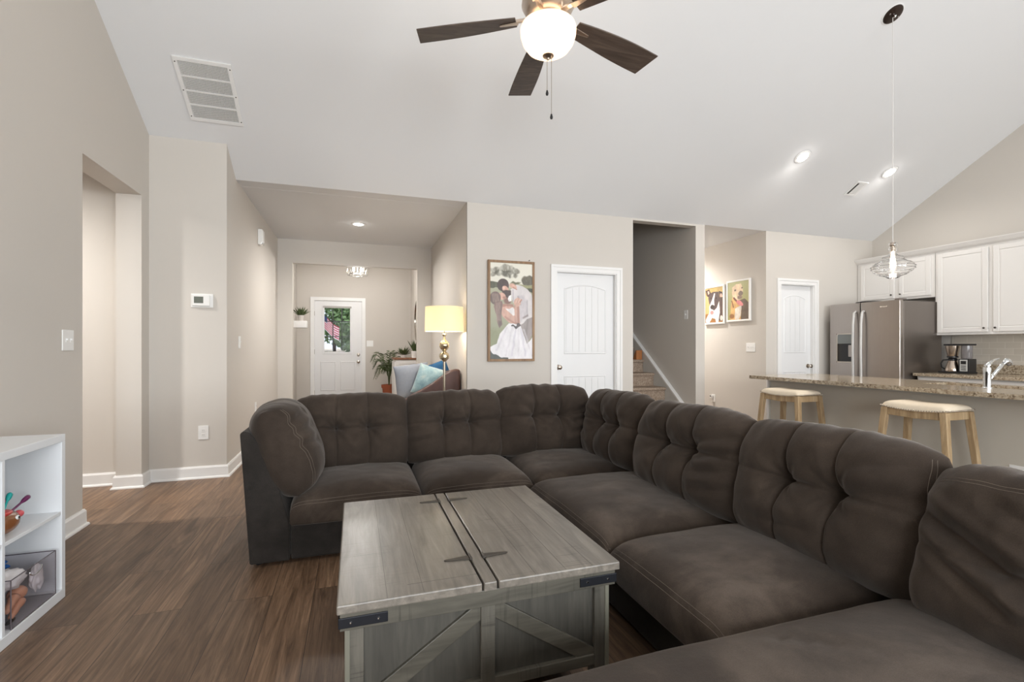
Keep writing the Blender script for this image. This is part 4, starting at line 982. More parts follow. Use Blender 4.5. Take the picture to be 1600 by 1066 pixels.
def wedding_bg(U, V):
    sky = np.array([228, 224, 210.]); grass = np.array([170, 168, 142.]); low = np.array([128, 130, 100.])
    t = np.clip((V-.22)/.05, 0, 1)[..., None]; t2 = np.clip((V-.45)/.5, 0, 1)[..., None]
    return sky*(1-t)+(grass*(1-t2)+low*t2)*t
def q(*p): return [((a-90)/395., (b_-88)/892.) for a, b_ in p]
def el(x, y, rx, ry, an=0): return ((x-90)/395., (y-88)/892., rx/395., ry/395., an)
def ln(x1, y1, x2, y2): return ((x1-90)/395., (y1-88)/892., (x2-90)/395., (y2-88)/892.)
SK, SKD, SKL = (204, 162, 144), (172, 126, 110), (220, 182, 164)
S = [dict(e=el(*e_), c=c_, wob=.05, soft=.025, tex=.5, hole=1.2) for e_, c_ in (((140, 160, 42, 30), (84, 80, 68)), ((190, 185, 60, 26), (78, 76, 64)), ((240, 140, 62, 36), (88, 84, 72)), ((258, 190, 70, 32), (74, 72, 60)), ((325, 160, 44, 30), (86, 82, 70)), ((300, 205, 46, 20), (80, 76, 64)), ((120, 200, 26, 20), (92, 88, 76)))]
S += [dict(e=el(450, 245, 66, 48), c=(108, 102, 86), wob=.05, soft=.03, tex=.5), dict(poly=q((88, 262), (160, 268), (205, 300), (200, 326), (88, 322)), c=(82, 82, 64), wob=.03, tex=.5), dict(e=el(325, 272, 46, 12), c=(110, 108, 84), wob=.04, soft=.02),
     dict(poly=q((340, 284), (490, 290), (490, 326), (380, 315)), c=(158, 156, 116), soft=.02), dict(poly=q((420, 312), (490, 318), (490, 358), (440, 345)), c=(72, 74, 56), wob=.03), dict(poly=q((88, 700), (200, 700), (160, 860), (88, 880)), c=(136, 140, 100), soft=.12, a=.6),
     dict(poly=q((378, 640), (490, 560), (490, 745), (432, 835), (402, 765), (368, 690)), c=(150, 138, 134), soft=.01), dict(line=ln(440, 620, 420, 800), w=.012, c=(130, 118, 116), soft=.04),
     dict(poly=q((276, 335), (330, 284), (392, 298), (440, 326), (478, 376), (490, 440), (490, 585), (432, 606), (402, 645), (368, 664), (352, 580), (318, 480), (290, 420)), c=(212, 205, 204), soft=.01, tex=.12),
     dict(poly=q((345, 395), (400, 380), (432, 430), (434, 540), (400, 600), (372, 640), (356, 560), (362, 480)), c=(190, 182, 184), soft=.05), dict(line=ln(346, 400, 372, 470), w=.01, c=(150, 142, 146), soft=.03), dict(line=ln(436, 430, 436, 580), w=.008, c=(160, 152, 156), soft=.03), dict(line=ln(400, 596, 436, 570), w=.016, c=(128, 112, 110), soft=.04), dict(line=ln(300, 340, 305, 440), w=.012, c=(172, 164, 168), soft=.03),
     dict(e=el(208, 296, 54, 56), c=(74, 60, 56), tex=.4), dict(e=el(228, 330, 30, 26, 25), c=SK), dict(e=el(212, 322, 12, 15), c=SKL), dict(poly=q((196, 350), (240, 338), (282, 345), (280, 400), (250, 418), (214, 400)), c=(76, 58, 54), soft=.02, tex=.4), dict(e=el(250, 440, 34, 30), c=(128, 94, 82), soft=.04),
     dict(e=el(300, 300, 36, 20, 20), c=SK), *[dict(line=ln(300, 295+k*9, 332+k*2, 306+k*13), w=.010, c=(SKL, SK, SKD)[k % 3], soft=.012, wob=.004) for k in range(3)],
     dict(poly=q((262, 395), (284, 385), (288, 440), (262, 446), (252, 420)), c=(236, 232, 230)),
     dict(poly=q((205, 470), (300, 470), (312, 500), (250, 510), (200, 500)), c=SKD, soft=.03), dict(e=el(196, 400, 36, 32), c=SK), dict(e=el(222, 412, 16, 12), c=SKD, soft=.02),
     dict(poly=q((192, 500), (250, 490), (330, 500), (350, 560), (368, 640), (332, 662), (262, 640), (204, 588), (184, 540)), c=SK), dict(poly=q((232, 510), (268, 516), (300, 498), (318, 520), (322, 572), (300, 582), (262, 560)), c=(232, 226, 224), soft=.015),
     dict(line=ln(216, 545, 322, 636), w=.075, c=SK, soft=.02), dict(line=ln(230, 590, 318, 652), w=.012, c=SKD, soft=.04), dict(line=ln(345, 640, 338, 490), w=.055, c=SKD, soft=.02), dict(line=ln(336, 632, 328, 500), w=.028, c=SK, soft=.02), dict(e=el(342, 452, 32, 40, 20), c=SK), *[dict(line=ln(330+k*12, 450, 340+k*14, 412+k*5), w=.013, c=(SKL, SK, SKL, SKD)[k], soft=.012, wob=.004) for k in range(4)],
     dict(e=el(138, 418, 50, 58), c=(116, 96, 88), tex=.5), *[dict(line=ln(110+k*14, 380, 120+k*16, 450), w=.010, c=(160, 138, 126), soft=.03) for k in range(4)],
     dict(poly=q((130, 455), (198, 450), (200, 520), (190, 590), (196, 655), (180, 690), (160, 640), (142, 560), (126, 500)), c=(124, 100, 92), wob=.04, tex=.5), *[dict(line=ln(148+k*14, 470, 150+k*14, 620), w=.008, c=(164, 140, 128), soft=.03, wob=.05) for k in range(3)],
     dict(poly=q((262, 648), (372, 660), (402, 765), (432, 838), (490, 770), (490, 985), (190, 985), (130, 945), (88, 905), (86, 872), (150, 835), (178, 750), (222, 690)), c=(228, 224, 226), tex=.12, wob=.02)]
S += [dict(line=ln(300+k*26, 690+k*4, 230+k*62, 950), w=.010, c=(196, 190, 200) if k % 2 else (210, 204, 208), soft=.05, wob=.03) for k in range(5)]
S += [dict(line=ln(240, 690, 150, 900), w=.012, c=(206, 200, 206), soft=.05), dict(poly=q((86, 886), (130, 935), (180, 962), (262, 972), (262, 990), (86, 990)), c=(62, 64, 58), wob=.04, tex=.4), dict(e=el(332, 682, 34, 12), c=(72, 62, 60), wob=.08), dict(e=el(360, 668, 20, 14), c=(86, 70, 66), wob=.08)]
img = raster(.51, 1.09, 150, 300, S, wedding_bg, 1, .015)
wf = picture_frame('tall wood-framed wedding photo of an embracing couple beside the closet door', '-Y', (1.682, YB, 1.55), .555, 1.135, .028, .028, M['framew'], img, 150, 300)
MB().lathe([(0, 0), (.004, 0), (.006, .02), (0, .022)], (1.90, YB, 2.135), 8, (0, -1, 0)).build('nail', M['pewter'], wf)
def dog1_bg(U, V): return np.array([196, 164, 112.])*np.ones(U.shape+(1,))
D1 = [dict(e=(.5, .1, .6, .15), c=(176, 150, 92), wob=.1), dict(poly=[(0, .75), (1, .7), (1, 1), (0, 1)], c=(150, 104, 58)), dict(poly=[(.75, .3), (1.02, .3), (1.02, .95), (.72, .95)], c=(84, 66, 60)),
      dict(poly=[(.30, .50), (.78, .40), (.82, .72), (.74, 1.0), (.62, 1.02), (.58, .9), (.40, .86), (.22, 1.0), (.05, .98), (.06, .88), (.22, .72)], c=(232, 226, 224)),
      dict(poly=[(.20, .17), (.45, .12), (.76, .14), (.82, .34), (.66, .58), (.50, .66), (.36, .60), (.24, .46), (.18, .30)], c=(78, 64, 62)),
      dict(poly=[(.02, .06), (.22, .04), (.32, .14), (.20, .26), (.10, .22)], c=(66, 50, 48)), dict(poly=[(.12, .09), (.22, .09), (.24, .16), (.16, .19)], c=(206, 168, 150)),
      dict(poly=[(.76, .12), (.96, .16), (.98, .24), (.84, .34)], c=(66, 50, 48)), dict(e=(.89, .25, .06, .07), c=(196, 164, 150)),
      dict(poly=[(.50, .17), (.56, .17), (.50, .36), (.52, .50), (.44, .62), (.22, .66), (.22, .54), (.38, .36)], c=(230, 224, 222)),
      dict(e=(.40, .55, .11, .085), c=(58, 46, 46)), dict(e=(.38, .71, .10, .075), c=(206, 140, 136)), dict(e=(.33, .30, .035, .03), c=(36, 28, 26)), dict(e=(.62, .31, .035, .03), c=(36, 28, 26)), dict(e=(.90, .88, .07, .09), c=(226, 216, 206)), dict(e=(.12, .93, .09, .08), c=(230, 222, 216))]
im1 = raster(.39, .50, 84, 110, D1, dog1_bg, 3, .03)
def dog2_bg(U, V): return np.array([168, 164, 112.])+(V[..., None]-.5)*np.array([-10, -16, -30.])
D2 = [dict(poly=[(.55, .50), (.80, .46), (1.02, .6), (1.02, 1.02), (.5, 1.02)], c=(104, 88, 74)), dict(poly=[(.22, .40), (.42, .42), (.66, .70), (.62, 1.02), (.12, 1.02), (.14, .7)], c=(216, 172, 112)),
      dict(poly=[(.36, .70), (.66, .62), (.62, .90), (.52, 1.0), (.34, .98)], c=(222, 212, 200)), dict(poly=[(.22, .14), (.40, .06), (.64, .07), (.72, .2), (.72, .34), (.62, .47), (.42, .50), (.26, .42), (.2, .28)], c=(226, 200, 168)),
      dict(e=(.62, .32, .11, .08), c=(122, 104, 92)), dict(e=(.58, .42, .11, .06), c=(134, 112, 98), soft=.03), dict(e=(.36, .22, .045, .03), c=(92, 74, 66), soft=.02), dict(e=(.68, .18, .03, .03), c=(92, 74, 66)),
      dict(line=(.30, .42, .52, .58), w=.035, c=(112, 74, 62)), dict(e=(.58, .57, .17, .075, 25), c=(222, 138, 138)), dict(line=(.20, .5, .28, .66), w=.02, c=(130, 74, 50)), dict(e=(.2, .9, .12, .08), c=(150, 104, 64), soft=.03)]
im2 = raster(.40, .50, 84, 110, D2, dog2_bg, 5, .03)
wfm = pmat('white_frame', rgb(236, 234, 230), .4)
yb_, ya_ = 6.345, 5.905
picture_frame('white-framed photo of a black and white dog in the side hall', '-X', (HX1, 6.125, 1.80), .44, .60, .026, .03, wfm, im1, 84, 110)
picture_frame('white-framed photo of a tan dog with its tongue out, nearest the corner', '-X', (HX1, 5.63, 1.825), .455, .61, .026, .03, wfm, im2, 84, 110)

# ------------------------------------------------------------------ kitchen
def shaker_door(name, x, y0, y1, z0, z1, parent, knob_side, rail=.055, mat=None):
    """cabinet door facing -X, front face at x"""
    mat = mat or M['cab']
    m = MB(); m.box(x+.006, x+.02, y0, y1, z0, z1)
    for d in ((y0, y0+rail, z0, z1), (y1-rail, y1, z0, z1), (y0+rail, y1-rail, z0, z0+rail), (y0+rail, y1-rail, z1-rail, z1)): m.box(x, x+.008, *d)
    o = m.build(name, mat, parent, bevel=.004)
    i = rail+.012; bx('raised_panel', mat, o, (x+.003, x+.007, y0+i, y1-i, z0+i, z1-i), .002)
    if knob_side:
        ky = y0+.028 if knob_side < 0 else y1-.028; kz = z0+.045
        MB().lathe([(.004, 0), (.004, .012), (.011, .017), (.012, .022), (.007, .027), (0, .028)], (x, ky, kz), 14, (-1, 0, 0)).build('cabinet_knob', M['pewter'], o, smooth=True)
    return o
CXF = 7.08
def upper(y0, y1, z0, z1, doors, label):
    t = thing('wall_cabinet', (CXF+.17, (y0+y1)/2, z0), label, 'cabinet')
    bx('body', M['cab'], t, (CXF+.022, XK-.001, y0, y1, z0, z1), .002)
    for (a, b_, ks) in doors: shaker_door('door', CXF, a, b_, z0+.03, z1-.045, t, ks)
ZT = 2.375
upper(4.15, 5.145, 1.79, ZT, [(4.63, 5.09, -1), (4.19, 4.57, 1)], 'short white wall cabinet above the fridge')
upper(3.0, 4.145, 1.295, ZT, [(3.60, 4.115, -1), (3.03, 3.55, 1)], 'tall two-door white wall cabinet above the coffee maker')
upper(1.9, 2.995, 1.295, ZT, [(2.47, 2.96, -1), (1.93, 2.42, 1)], 'white wall cabinet at the right edge of the kitchen')
m = MB().prism([(CXF+.02, ZT-.02), (CXF-.012, ZT+.0), (CXF-.04, ZT+.045), (CXF-.04, ZT+.052), (XK-.002, ZT+.052), (XK-.002, ZT+.001), (CXF+.02, ZT+.001)], 1.9, 5.15); structure(m.build('trim_1', M['cab']), 'crown moulding along the cabinet tops')
structure(bx('trim_2', M['tile'], None, (XK-.008, XK-.0005, .5, 4.14, .80, 1.296)), 'tile backsplash')
# fridge
fr_ = thing('refrigerator', (6.8, 4.57, 0), 'stainless steel side-by-side refrigerator with a water dispenser', 'refrigerator')
FY0, FY1, FXF, FZT = 4.125, 5.04, 6.415, 1.735
bx('body', M['steeld'], fr_, (FXF+.07, 7.2, FY0+.004, FY1-.004, .02, FZT-.01), .008)
DSP = (4.71, 4.945, .93, 1.33)
m = MB(); d0, d1 = 4.62, FY1
for d in ((d0, DSP[0], .06, FZT), (DSP[1], d1, .06, FZT), (DSP[0], DSP[1], .06, DSP[2]), (DSP[0], DSP[1], DSP[3], FZT)): m.box(FXF, FXF+.065, *d)
dl = m.build('freezer_door', M['steel'], fr_)
dr = bx('fridge_door', M['steel'], fr_, (FXF, FXF+.065, FY0, 4.612, .06, FZT), .010, seg=3)
o = bx('dispenser', M['darkpl'], dl, (FXF+.03, FXF+.064, DSP[0], DSP[1], DSP[2], DSP[3]))
m = MB(); y0, y1, z0, z1 = DSP
for d in ((y0, y0+.014, z0, z1), (y1-.014, y1, z0, z1), (y0, y1, z0, z0+.014), (y0, y1, z1-.014, z1)): m.box(FXF-.004, FXF+.03, *d)
m.build('dispenser_frame', M['nickel'], dl, bevel=.002)
bx('control_panel', pmat('panel_grey', rgb(120, 124, 122), .3), dl, (FXF-.002, FXF+.03, y0+.014, y1-.014, z1-.14, z1-.014)); bx('paddle', M['steel'], dl, (FXF+.012, FXF+.03, y0+.03, y0+.08, z0+.08, z0+.24), .006)
for (yy, par) in ((4.672, dl), (4.565, dr)):
    hs = pmat('handle_satin', rgb(205, 203, 200), .55, metal=.5)
    pts = [(FXF-.001, yy, 1.62), (FXF-.035, yy, 1.60), (FXF-.055, yy, 1.45), (FXF-.062, yy, 1.1), (FXF-.055, yy, .75), (FXF-.035, yy, .62), (FXF-.001, yy, .60)]
    MB().tube(pts, .016, 12).build('handle', hs, par, smooth='all')
m = MB()
for k, w_ in enumerate((.012, .008, .010, .007, .011)): m.box(FXF-.002, FXF, 4.36-k*.018-w_, 4.36-k*.018, 1.655, 1.667)
m.build('badge', M['chrome'], dr)
bx('hinge_cover', M['steeld'], fr_, (FXF+.01, FXF+.14, FY0+.01, FY0+.07, FZT-.002, FZT+.018), .005)
tag(MB().lathe([(0, 0), (.10, 0), (.16, .03), (.165, .038), (.155, .038), (.09, .012), (0, .010)], (6.75, 4.72, FZT-.01+.001), 28).build('bowl', M['darkpl'], smooth=True), 'shallow black bowl on top of the refrigerator', 'bowl')
# kitchen base cabinets + counter
t = thing('base_cabinet', (7.0, 3.0, 0), 'white base cabinets under the rear kitchen counter', 'cabinet')
bx('body', M['cab'], t, (6.69, XK-.001, .6, 4.10, .10, .784), .002); bx('toe_kick', M['darkpl'], t, (6.75, XK-.001, .6, 4.10, 0, .10))
for k in range(5):
    y1 = 4.08-k*.68; dd = bx('drawer', M['cab'], t, (6.67, 6.689, y1-.66, y1, .64, .765), .004)
    MB().lathe([(.004, 0), (.004, .012), (.012, .018), (.010, .026), (0, .028)], (6.67, y1-.33, .70), 12, (-1, 0, 0)).build('cabinet_knob', M['pewter'], dd, smooth=True)
    shaker_door('door', 6.67, y1-.66, y1, .12, .62, t, 0)
t = thing('countertop', (7.0, 2.4, .785), 'speckled granite countertop along the kitchen wall beside the fridge', 'countertop')
bx('slab', M['granite'], t, (6.62, XK-.009, .58, 4.11, .785, .82), .004); bx('backsplash', M['granite'], t, (XK-.03, XK-.009, .58, 4.11, .8205, .93), .003)
# coffee maker
cm = thing('coffee_maker', (7.05, 3.88, .82), 'steel and black coffee maker with thermal carafe on the rear counter', 'coffee maker')
CMX, CMY = 7.06, 3.90
blk = M['darkpl']; ss = steel_mat('coffee_steel', rgb(200, 186, 172), .22)
bx('base', blk, cm, (CMX-.08, CMX+.09, CMY-.17, CMY+.15, .8205, .84), .006)
bx('tower', blk, cm, (CMX-.06, CMX+.08, CMY-.165, CMY-.055, .84, 1.0), .005)
bx('control_panel', pmat('panel_light', rgb(190, 190, 186), .3), cm, (CMX-.064, CMX-.059, CMY-.148, CMY-.072, .85, .99), .001)
m = MB()
m.box(CMX-.066, CMX-.0635, CMY-.137, CMY-.083, .935, .975)
for k in range(3): m.box(CMX-.066, CMX-.0635, CMY-.135, CMY-.085, .865+k*.022, .874+k*.022)
m.build('button', blk, cm)
tg = pmat('tinted_tank', rgb(120, 116, 116), .1, trans=.0); MB().lathe([(0, 1.003), (.05, 1.003), (.052, 1.01), (.052, 1.16), (0, 1.16)], (CMX, CMY-.11, 0), 28).build('water_tank', tg, cm, smooth=True)
bx('lid', blk, cm, (CMX-.065, CMX+.075, CMY-.17, CMY+.10, 1.161, 1.182), .008)
MB().lathe([(0, 1.02), (.045, 1.02), (.05, 1.03), (.068, 1.14), (.07, 1.158), (0, 1.158)], (CMX, CMY+.035, 0), 28).build('brew_basket', ss, cm, smooth=True)
MB().lathe([(.046, 1.012), (.056, 1.014), (.056, 1.028), (.046, 1.028)], (CMX, CMY+.035, 0), 28, close=True).build('basket_ring', blk, cm)
ca_ = MB().lathe([(0, .841), (.075, .841), (.078, .85), (.07, .89), (.05, .95), (.042, .975), (0, .975)], (CMX, CMY+.035, 0), 32).build('carafe', ss, cm, smooth=True)
MB().lathe([(0, .976), (.047, .976), (.048, .995), (.035, 1.01), (0, 1.01)], (CMX, CMY+.035, 0), 24).build('carafe_lid', blk, ca_, smooth=True)
MB().tube([(CMX-.02, CMY+.08, .985), (CMX-.03, CMY+.12, .98), (CMX-.035, CMY+.14, .94), (CMX-.03, CMY+.135, .89), (CMX-.02, CMY+.105, .87)], .008, 8).build('carafe_handle', blk, ca_, smooth=True)

# bar: half wall, cabinets, counter with sink
BX0, BX1, BXW, BYE, BZ = 4.30, 5.30, 4.60, 4.36, .82
structure(bx('wall_bar', M['barp'], None, (BXW, BXW+.12, -.6, BYE, 0, BZ-.037)), 'half wall under the granite bar')
m = MB(); m.box(BXW-.022, BXW-.0005, -.6, BYE, BZ-.075, BZ-.037); m.box(BXW-.014, BXW-.0005, BYE-.012, BYE+.012, .0, BZ-.075)
structure(m.build('trim_3', pmat('bar_trim', rgb(198, 196, 188), .5), bevel=.003), 'trim under the bar top')
structure(bx('trim_4', M['trim'], None, (BXW-.016, BXW+.13, BYE+.001, BYE+.02, 0, BZ-.037)), 'white end trim of the bar wall')
t = thing('base_cabinet', (4.95, 2.0, 0), 'white cabinets on the kitchen side of the bar', 'cabinet')
bx('body', M['cab'], t, (BXW+.121, 5.27, 3.0, BYE-.02, .1, BZ-.037)); bx('body', M['cab'], t, (BXW+.121, 5.27, -.6, 1.95, .1, BZ-.037)); bx('toe_kick', M['darkpl'], t, (BXW+.121, 5.2, -.6, BYE-.02, 0, .1))
bx('sink_front', M['cab'], t, (5.25, 5.27, 1.95, 3.0, .1, BZ-.037))
SKX0, SKX1, SKY0, SKY1 = 4.83, 5.17, 2.05, 2.93
t = thing('countertop', (4.8, 2.0, BZ-.036), 'speckled granite bar top with a sink cutout', 'countertop')
m = MB(); za, zb_ = BZ-.036, BZ
for d in ((BX0, SKX0, -.7, BYE), (SKX1, BX1, -.7, BYE), (SKX0, SKX1, -.7, SKY0), (SKX0, SKX1, SKY1, BYE)): m.box(d[0], d[1], d[2], d[3], za, zb_)
m.build('slab', M['granite'], t)
t = thing('sink', (5.0, 2.5, .6), 'undermount steel sink in the bar top', 'sink')
m = MB(); a, b_, c, d = SKX0-.012, SKX1+.012, SKY0-.012, SKY1+.012; zf = .60; zt = BZ-.0365
m.box(a, a+.008, c, d, zf, zt); m.box(b_-.008, b_, c, d, zf, zt); m.box(a, b_, c, c+.008, zf, zt); m.box(a, b_, d-.008, d, zf, zt); m.box(a, b_, c, d, zf-.006, zf)
m.build('basin', M['steel'], t, bevel=.002)
# faucet
fx, fy = 4.735, 2.41
t = thing('faucet', (fx, fy, BZ), 'chrome single-lever kitchen faucet rising from the bar top', 'faucet')
MB().lathe([(0, .0005), (.032, .0005), (.032, .006), (.026, .012), (.024, .12), (.026, .15), (.024, .165), (0, .17)], (fx, fy, BZ), 28).build('body', M['chrome'], t, smooth=True)
sp = MB().tube([(fx+.01, fy, BZ+.055), (fx+.08, fy-.0, BZ+.105), (fx+.17, fy, BZ+.17), (fx+.23, fy, BZ+.205)], [.013, .013, .013, .015], 14).build('spout', M['chrome'], t, smooth='all')
MB().tube([(fx+.215, fy, BZ+.20), (fx+.245, fy, BZ+.215), (fx+.275, fy, BZ+.205), (fx+.285, fy, BZ+.18)], [.016, .021, .022, .019], 14).build('spray_head', M['chrome'], sp, smooth='all')
MB().tube([(fx-.01, fy, BZ+.165), (fx+.03, fy, BZ+.195), (fx+.09, fy, BZ+.222), (fx+.15, fy, BZ+.232)], [.022, .014, .008, .005], 10).build('lever', M['chrome'], t, smooth='all')

# bar stools
def make_stool(x, y, label):
    t = thing('bar_stool', (x, y, 0), label, 'bar stool', 'bar stools at the granite bar')
    W2, D2_, ZS = .235, .165, .715
    m = MB(); n = 30
    def top(i, j, side):
        u, v = -1+2*i/(n-1), -1+2*j/(n-1); e = ((1-abs(u)**6)**.5)*((1-abs(v)**6)**.5)
        saddle = .018*(u*u)-.004
        if side > 0: z = ZS-.055+.055*e+saddle-.004
        else: z = ZS-.058+saddle-.004
        return (x+v*D2_*(1-.03*abs(u)**4), y+u*W2*(1-.03*abs(v)**4), z)
    m.grid(lambda i, j: top(i, j, 1), n, n); m.grid(lambda i, j: top(i, j, -1), n, n)
    # side band joining
    ring = [(i, 0) for i in range(n)]+[(n-1, j) for j in range(1, n)]+[(i, n-1) for i in range(n-2, -1, -1)]+[(0, j) for j in range(n-2, 0, -1)]
    for k in range(len(ring)):
        (i, j), (i2, j2) = ring[k], ring[(k+1) % len(ring)]; m.f.append((j*n+i, j2*n+i2, n*n+j2*n+i2, n*n+j*n+i))
    se = m.build('seat', M['linen'], t, smooth=True)
    m = MB()
    for k in range(0, 4*26):
        s_ = k/26.; q = s_ % 1; side = int(s_)
        u, v = [(-1+2*q, -1), (1, -1+2*q), (1-2*q, 1), (-1, 1-2*q)][side]
        px_, py_ = x+v*D2_*(1-.03*abs(u)**4)*1.004, y+u*W2*(1-.03*abs(v)**4)*1.004; z = ZS-.054+.018*u*u-.006
        ellip(m, (px_, py_, z), (.0045, .0045, .0045), 8)
    tag(m.build('nailhead_trim', M['nickel'], se, smooth='all'), 'row of small metal nailheads')
    m = MB()
    for sx in (-1, 1): m.prism([(y-W2+.02, ZS-.115), (y, ZS-.125), (y+W2-.02, ZS-.115), (y+W2-.02, ZS-.052), (y, ZS-.066), (y-W2+.02, ZS-.052)], x+sx*(D2_-.03)-.011, x+sx*(D2_-.03)+.011, 'X')
    for sy in (-1, 1): m.box(x-D2_+.03, x+D2_-.03, y+sy*(W2-.03)-.011, y+sy*(W2-.03)+.011, ZS-.115, ZS-.056)
    m.build('seat_frame', M['oak'], t, bevel=.003)
    for sx in (-1, 1):
        for sy in (-1, 1):
            tx, ty = x+sx*(D2_-.028), y+sy*(W2-.03); bx_, by_ = x+sx*(D2_+.015), y+sy*(W2+.03); h = .023
            v = [(tx+a*h, ty+b_*h, ZS-.056) for a, b_ in ((-1, -1), (1, -1), (1, 1), (-1, 1))]+[(bx_+a*h*.85, by_+b_*h*.85, 0) for a, b_ in ((-1, -1), (1, -1), (1, 1), (-1, 1))]
            MB().add(v, [(0, 1, 2, 3), (7, 6, 5, 4), (0, 4, 5, 1), (1, 5, 6, 2), (2, 6, 7, 3), (3, 7, 4, 0)]).build('leg', M['oak'], t, bevel=.004)
    for sx in (-1, 1): bx('stretcher', M['oak'], t, (x+sx*(D2_+.002)-.01, x+sx*(D2_+.002)+.01, y-W2-.0, y+W2, .10, .135), .003)
    for sy in (-1, 1): bx('stretcher', M['oak'], t, (x-D2_+.0, x+D2_-.0, y+sy*(W2+.012)-.01, y+sy*(W2+.012)+.01, .16, .195), .003)
    return t
make_stool(4.27, 2.56, 'nearer bar stool with a cream nailhead seat, left of the bar wall outlet')
make_stool(4.27, 3.79, 'farther bar stool with a cream nailhead seat, near the left end of the bar')

# ------------------------------------------------------------------ entry hall furniture
LX, LY = .935, 5.22
lp = thing('floor_lamp', (LX, LY, 0), 'silver floor lamp with a lit cream drum shade beside the hall wall', 'floor lamp')
MB().lathe([(0, 0), (.14, 0), (.14, .015), (.03, .035), (.014, .05), (.0, .05)], (LX, LY, 0), 32).build('base', M['nickelp'], lp, smooth=True)
MB().lathe([(0, .05), (.014, .05), (.014, .985), (0, .985)], (LX, LY, 0), 16).build('pole', pmat('satin_gold', rgb(176, 164, 146), .3, metal=1), lp, smooth=True)
merc = pmat('mercury_glass', rgb(206, 190, 160), .18, metal=.9, noise_s=60, noise_a=.35, bump=.6, bump_s=120)
MB().lathe([(0, .98), (.018, .985), (.03, 1.0), (.052, 1.02), (.056, 1.045), (.05, 1.07), (.03, 1.085), (.018, 1.095), (.022, 1.105), (.034, 1.115), (.052, 1.14), (.056, 1.165), (.05, 1.19), (.03, 1.21), (.014, 1.23), (.012, 1.26), (.024, 1.275), (.024, 1.285), (.008, 1.295), (0, 1.295)], (LX, LY, 0), 32).build('mercury_glass_balls', merc, lp, smooth=True)
shm, nt, b = newmat('lamp_shade'); b.inputs['Base Color'].default_value = rgb(238, 230, 204); b.inputs['Roughness'].default_value = .9
tr = nt.nodes.new('ShaderNodeBsdfTranslucent'); tr.inputs[0].default_value = rgb(250, 242, 220); mx = nt.nodes.new('ShaderNodeMixShader'); mx.inputs[0].default_value = .45
nt.links.new(b.outputs[0], mx.inputs[1]); nt.links.new(tr.outputs[0], mx.inputs[2]); nt.links.new(mx.outputs[0], nt.nodes['Material Output'].inputs[0])
MB().lathe([(.212, 1.315), (.206, 1.583), (.203, 1.583), (.209, 1.315)], (LX, LY, 0), 48, close=True).build('lamp_shade', shm, lp, smooth=True)
m = MB()
for k in range(3): a = 2*PI*k/3; m.tube([(LX, LY, 1.545), (LX+.205*math.cos(a), LY+.205*math.sin(a), 1.565)], .002, 6)
m.tube([(LX, LY, 1.29), (LX, LY, 1.545)], .006, 8); m.build('shade_spider', M['nickel'], lp)
ellip(MB(), (LX, LY, 1.42), (.03, .03, .042)).build('bulb', emit_mat('lamp_bulb', (1, .75, .45, 1), 8), lp, smooth='all')
for dz in (-.02,):
    l_ = light('lamp_glow', 'POINT', (0, 0, 0), 9.5, (1, .89, .76), radius=.04); l_.parent = lp; l_.location = (-.02, 0, 1.37)
# armchair against hall wall
ac = thing('armchair', (.80, 5.87, 0), 'dark brown leather armchair against the hall wall behind the floor lamp', 'armchair')
def scroll(y0, y1):
    pr = [(.50, .08), (.50, .50), (.54, .56), (.62, .615), (.72, .665), (.84, .735), (.96, .82), (1.05, .875), (1.11, .89), (1.155, .885), (1.16, .85), (1.16, .08)]
    return MB().prism(pr, y0, y1).build('arm', M['leather'], ac, bevel=.022, seg=4)
scroll(5.42, 5.52); scroll(6.22, 6.32)
bx('seat', M['leather'], ac, (.44, 1.0, 5.525, 6.215, .10, .36), .03, seg=4)
tag(bx('seat_cushion', M['linen'], ac, (.42, .98, 5.53, 6.21, .362, .52), .035, seg=4), 'cream seat cushion'); bx('backrest', M['leather'], ac, (1.0, 1.16, 5.525, 6.215, .10, .86), .05, seg=4)
for (x, y) in ((.55, 5.47), (.55, 6.27), (1.1, 5.47), (1.1, 6.27)): MB().lathe([(0, 0), (.02, 0), (.026, .08), (0, .08)], (x, y, 0), 12).build('leg', M['darkpl'], ac)
def pillow(cx, cy, cz, face, lean, roll, w, mat, label, t=.16, seed=1):
    c = Cushion(w, w, t, back_mtx(cx, cy, cz, face, lean, roll), seed, p=2.4, q=1.8, wr=.004, corner=-.04, big=.008, back_flat=1)
    return tag(c.mesh(34, 34).build('throw_pillow', mat, smooth='all', weld=True), label, 'pillow')
pillow(.665, 5.84, .735, 262, 12, 8, .40, pmat('grey_pillow', rgb(142, 147, 157), .9, noise_s=40, noise_a=.08, bump=.3, bump_s=400), 'light grey square pillow, leftmost on the armchair', seed=3)
pv = fabric_mat('pale_blue_velvet', rgb(112, 142, 152), rgb(150, 176, 182), rgb(196, 206, 200), sheen=.6, worn=5)
pillow(.845, 5.64, .735, 262, 10, -18, .35, pv, 'pale blue velvet pillow in front of the dark blue one', seed=5)
pillow(.955, 5.85, .775, 262, 8, 20, .34, pmat('blue_pillow', rgb(38, 88, 128), .9, noise_s=14, noise_a=.3), 'deep blue pillow behind the pale blue one', seed=7)
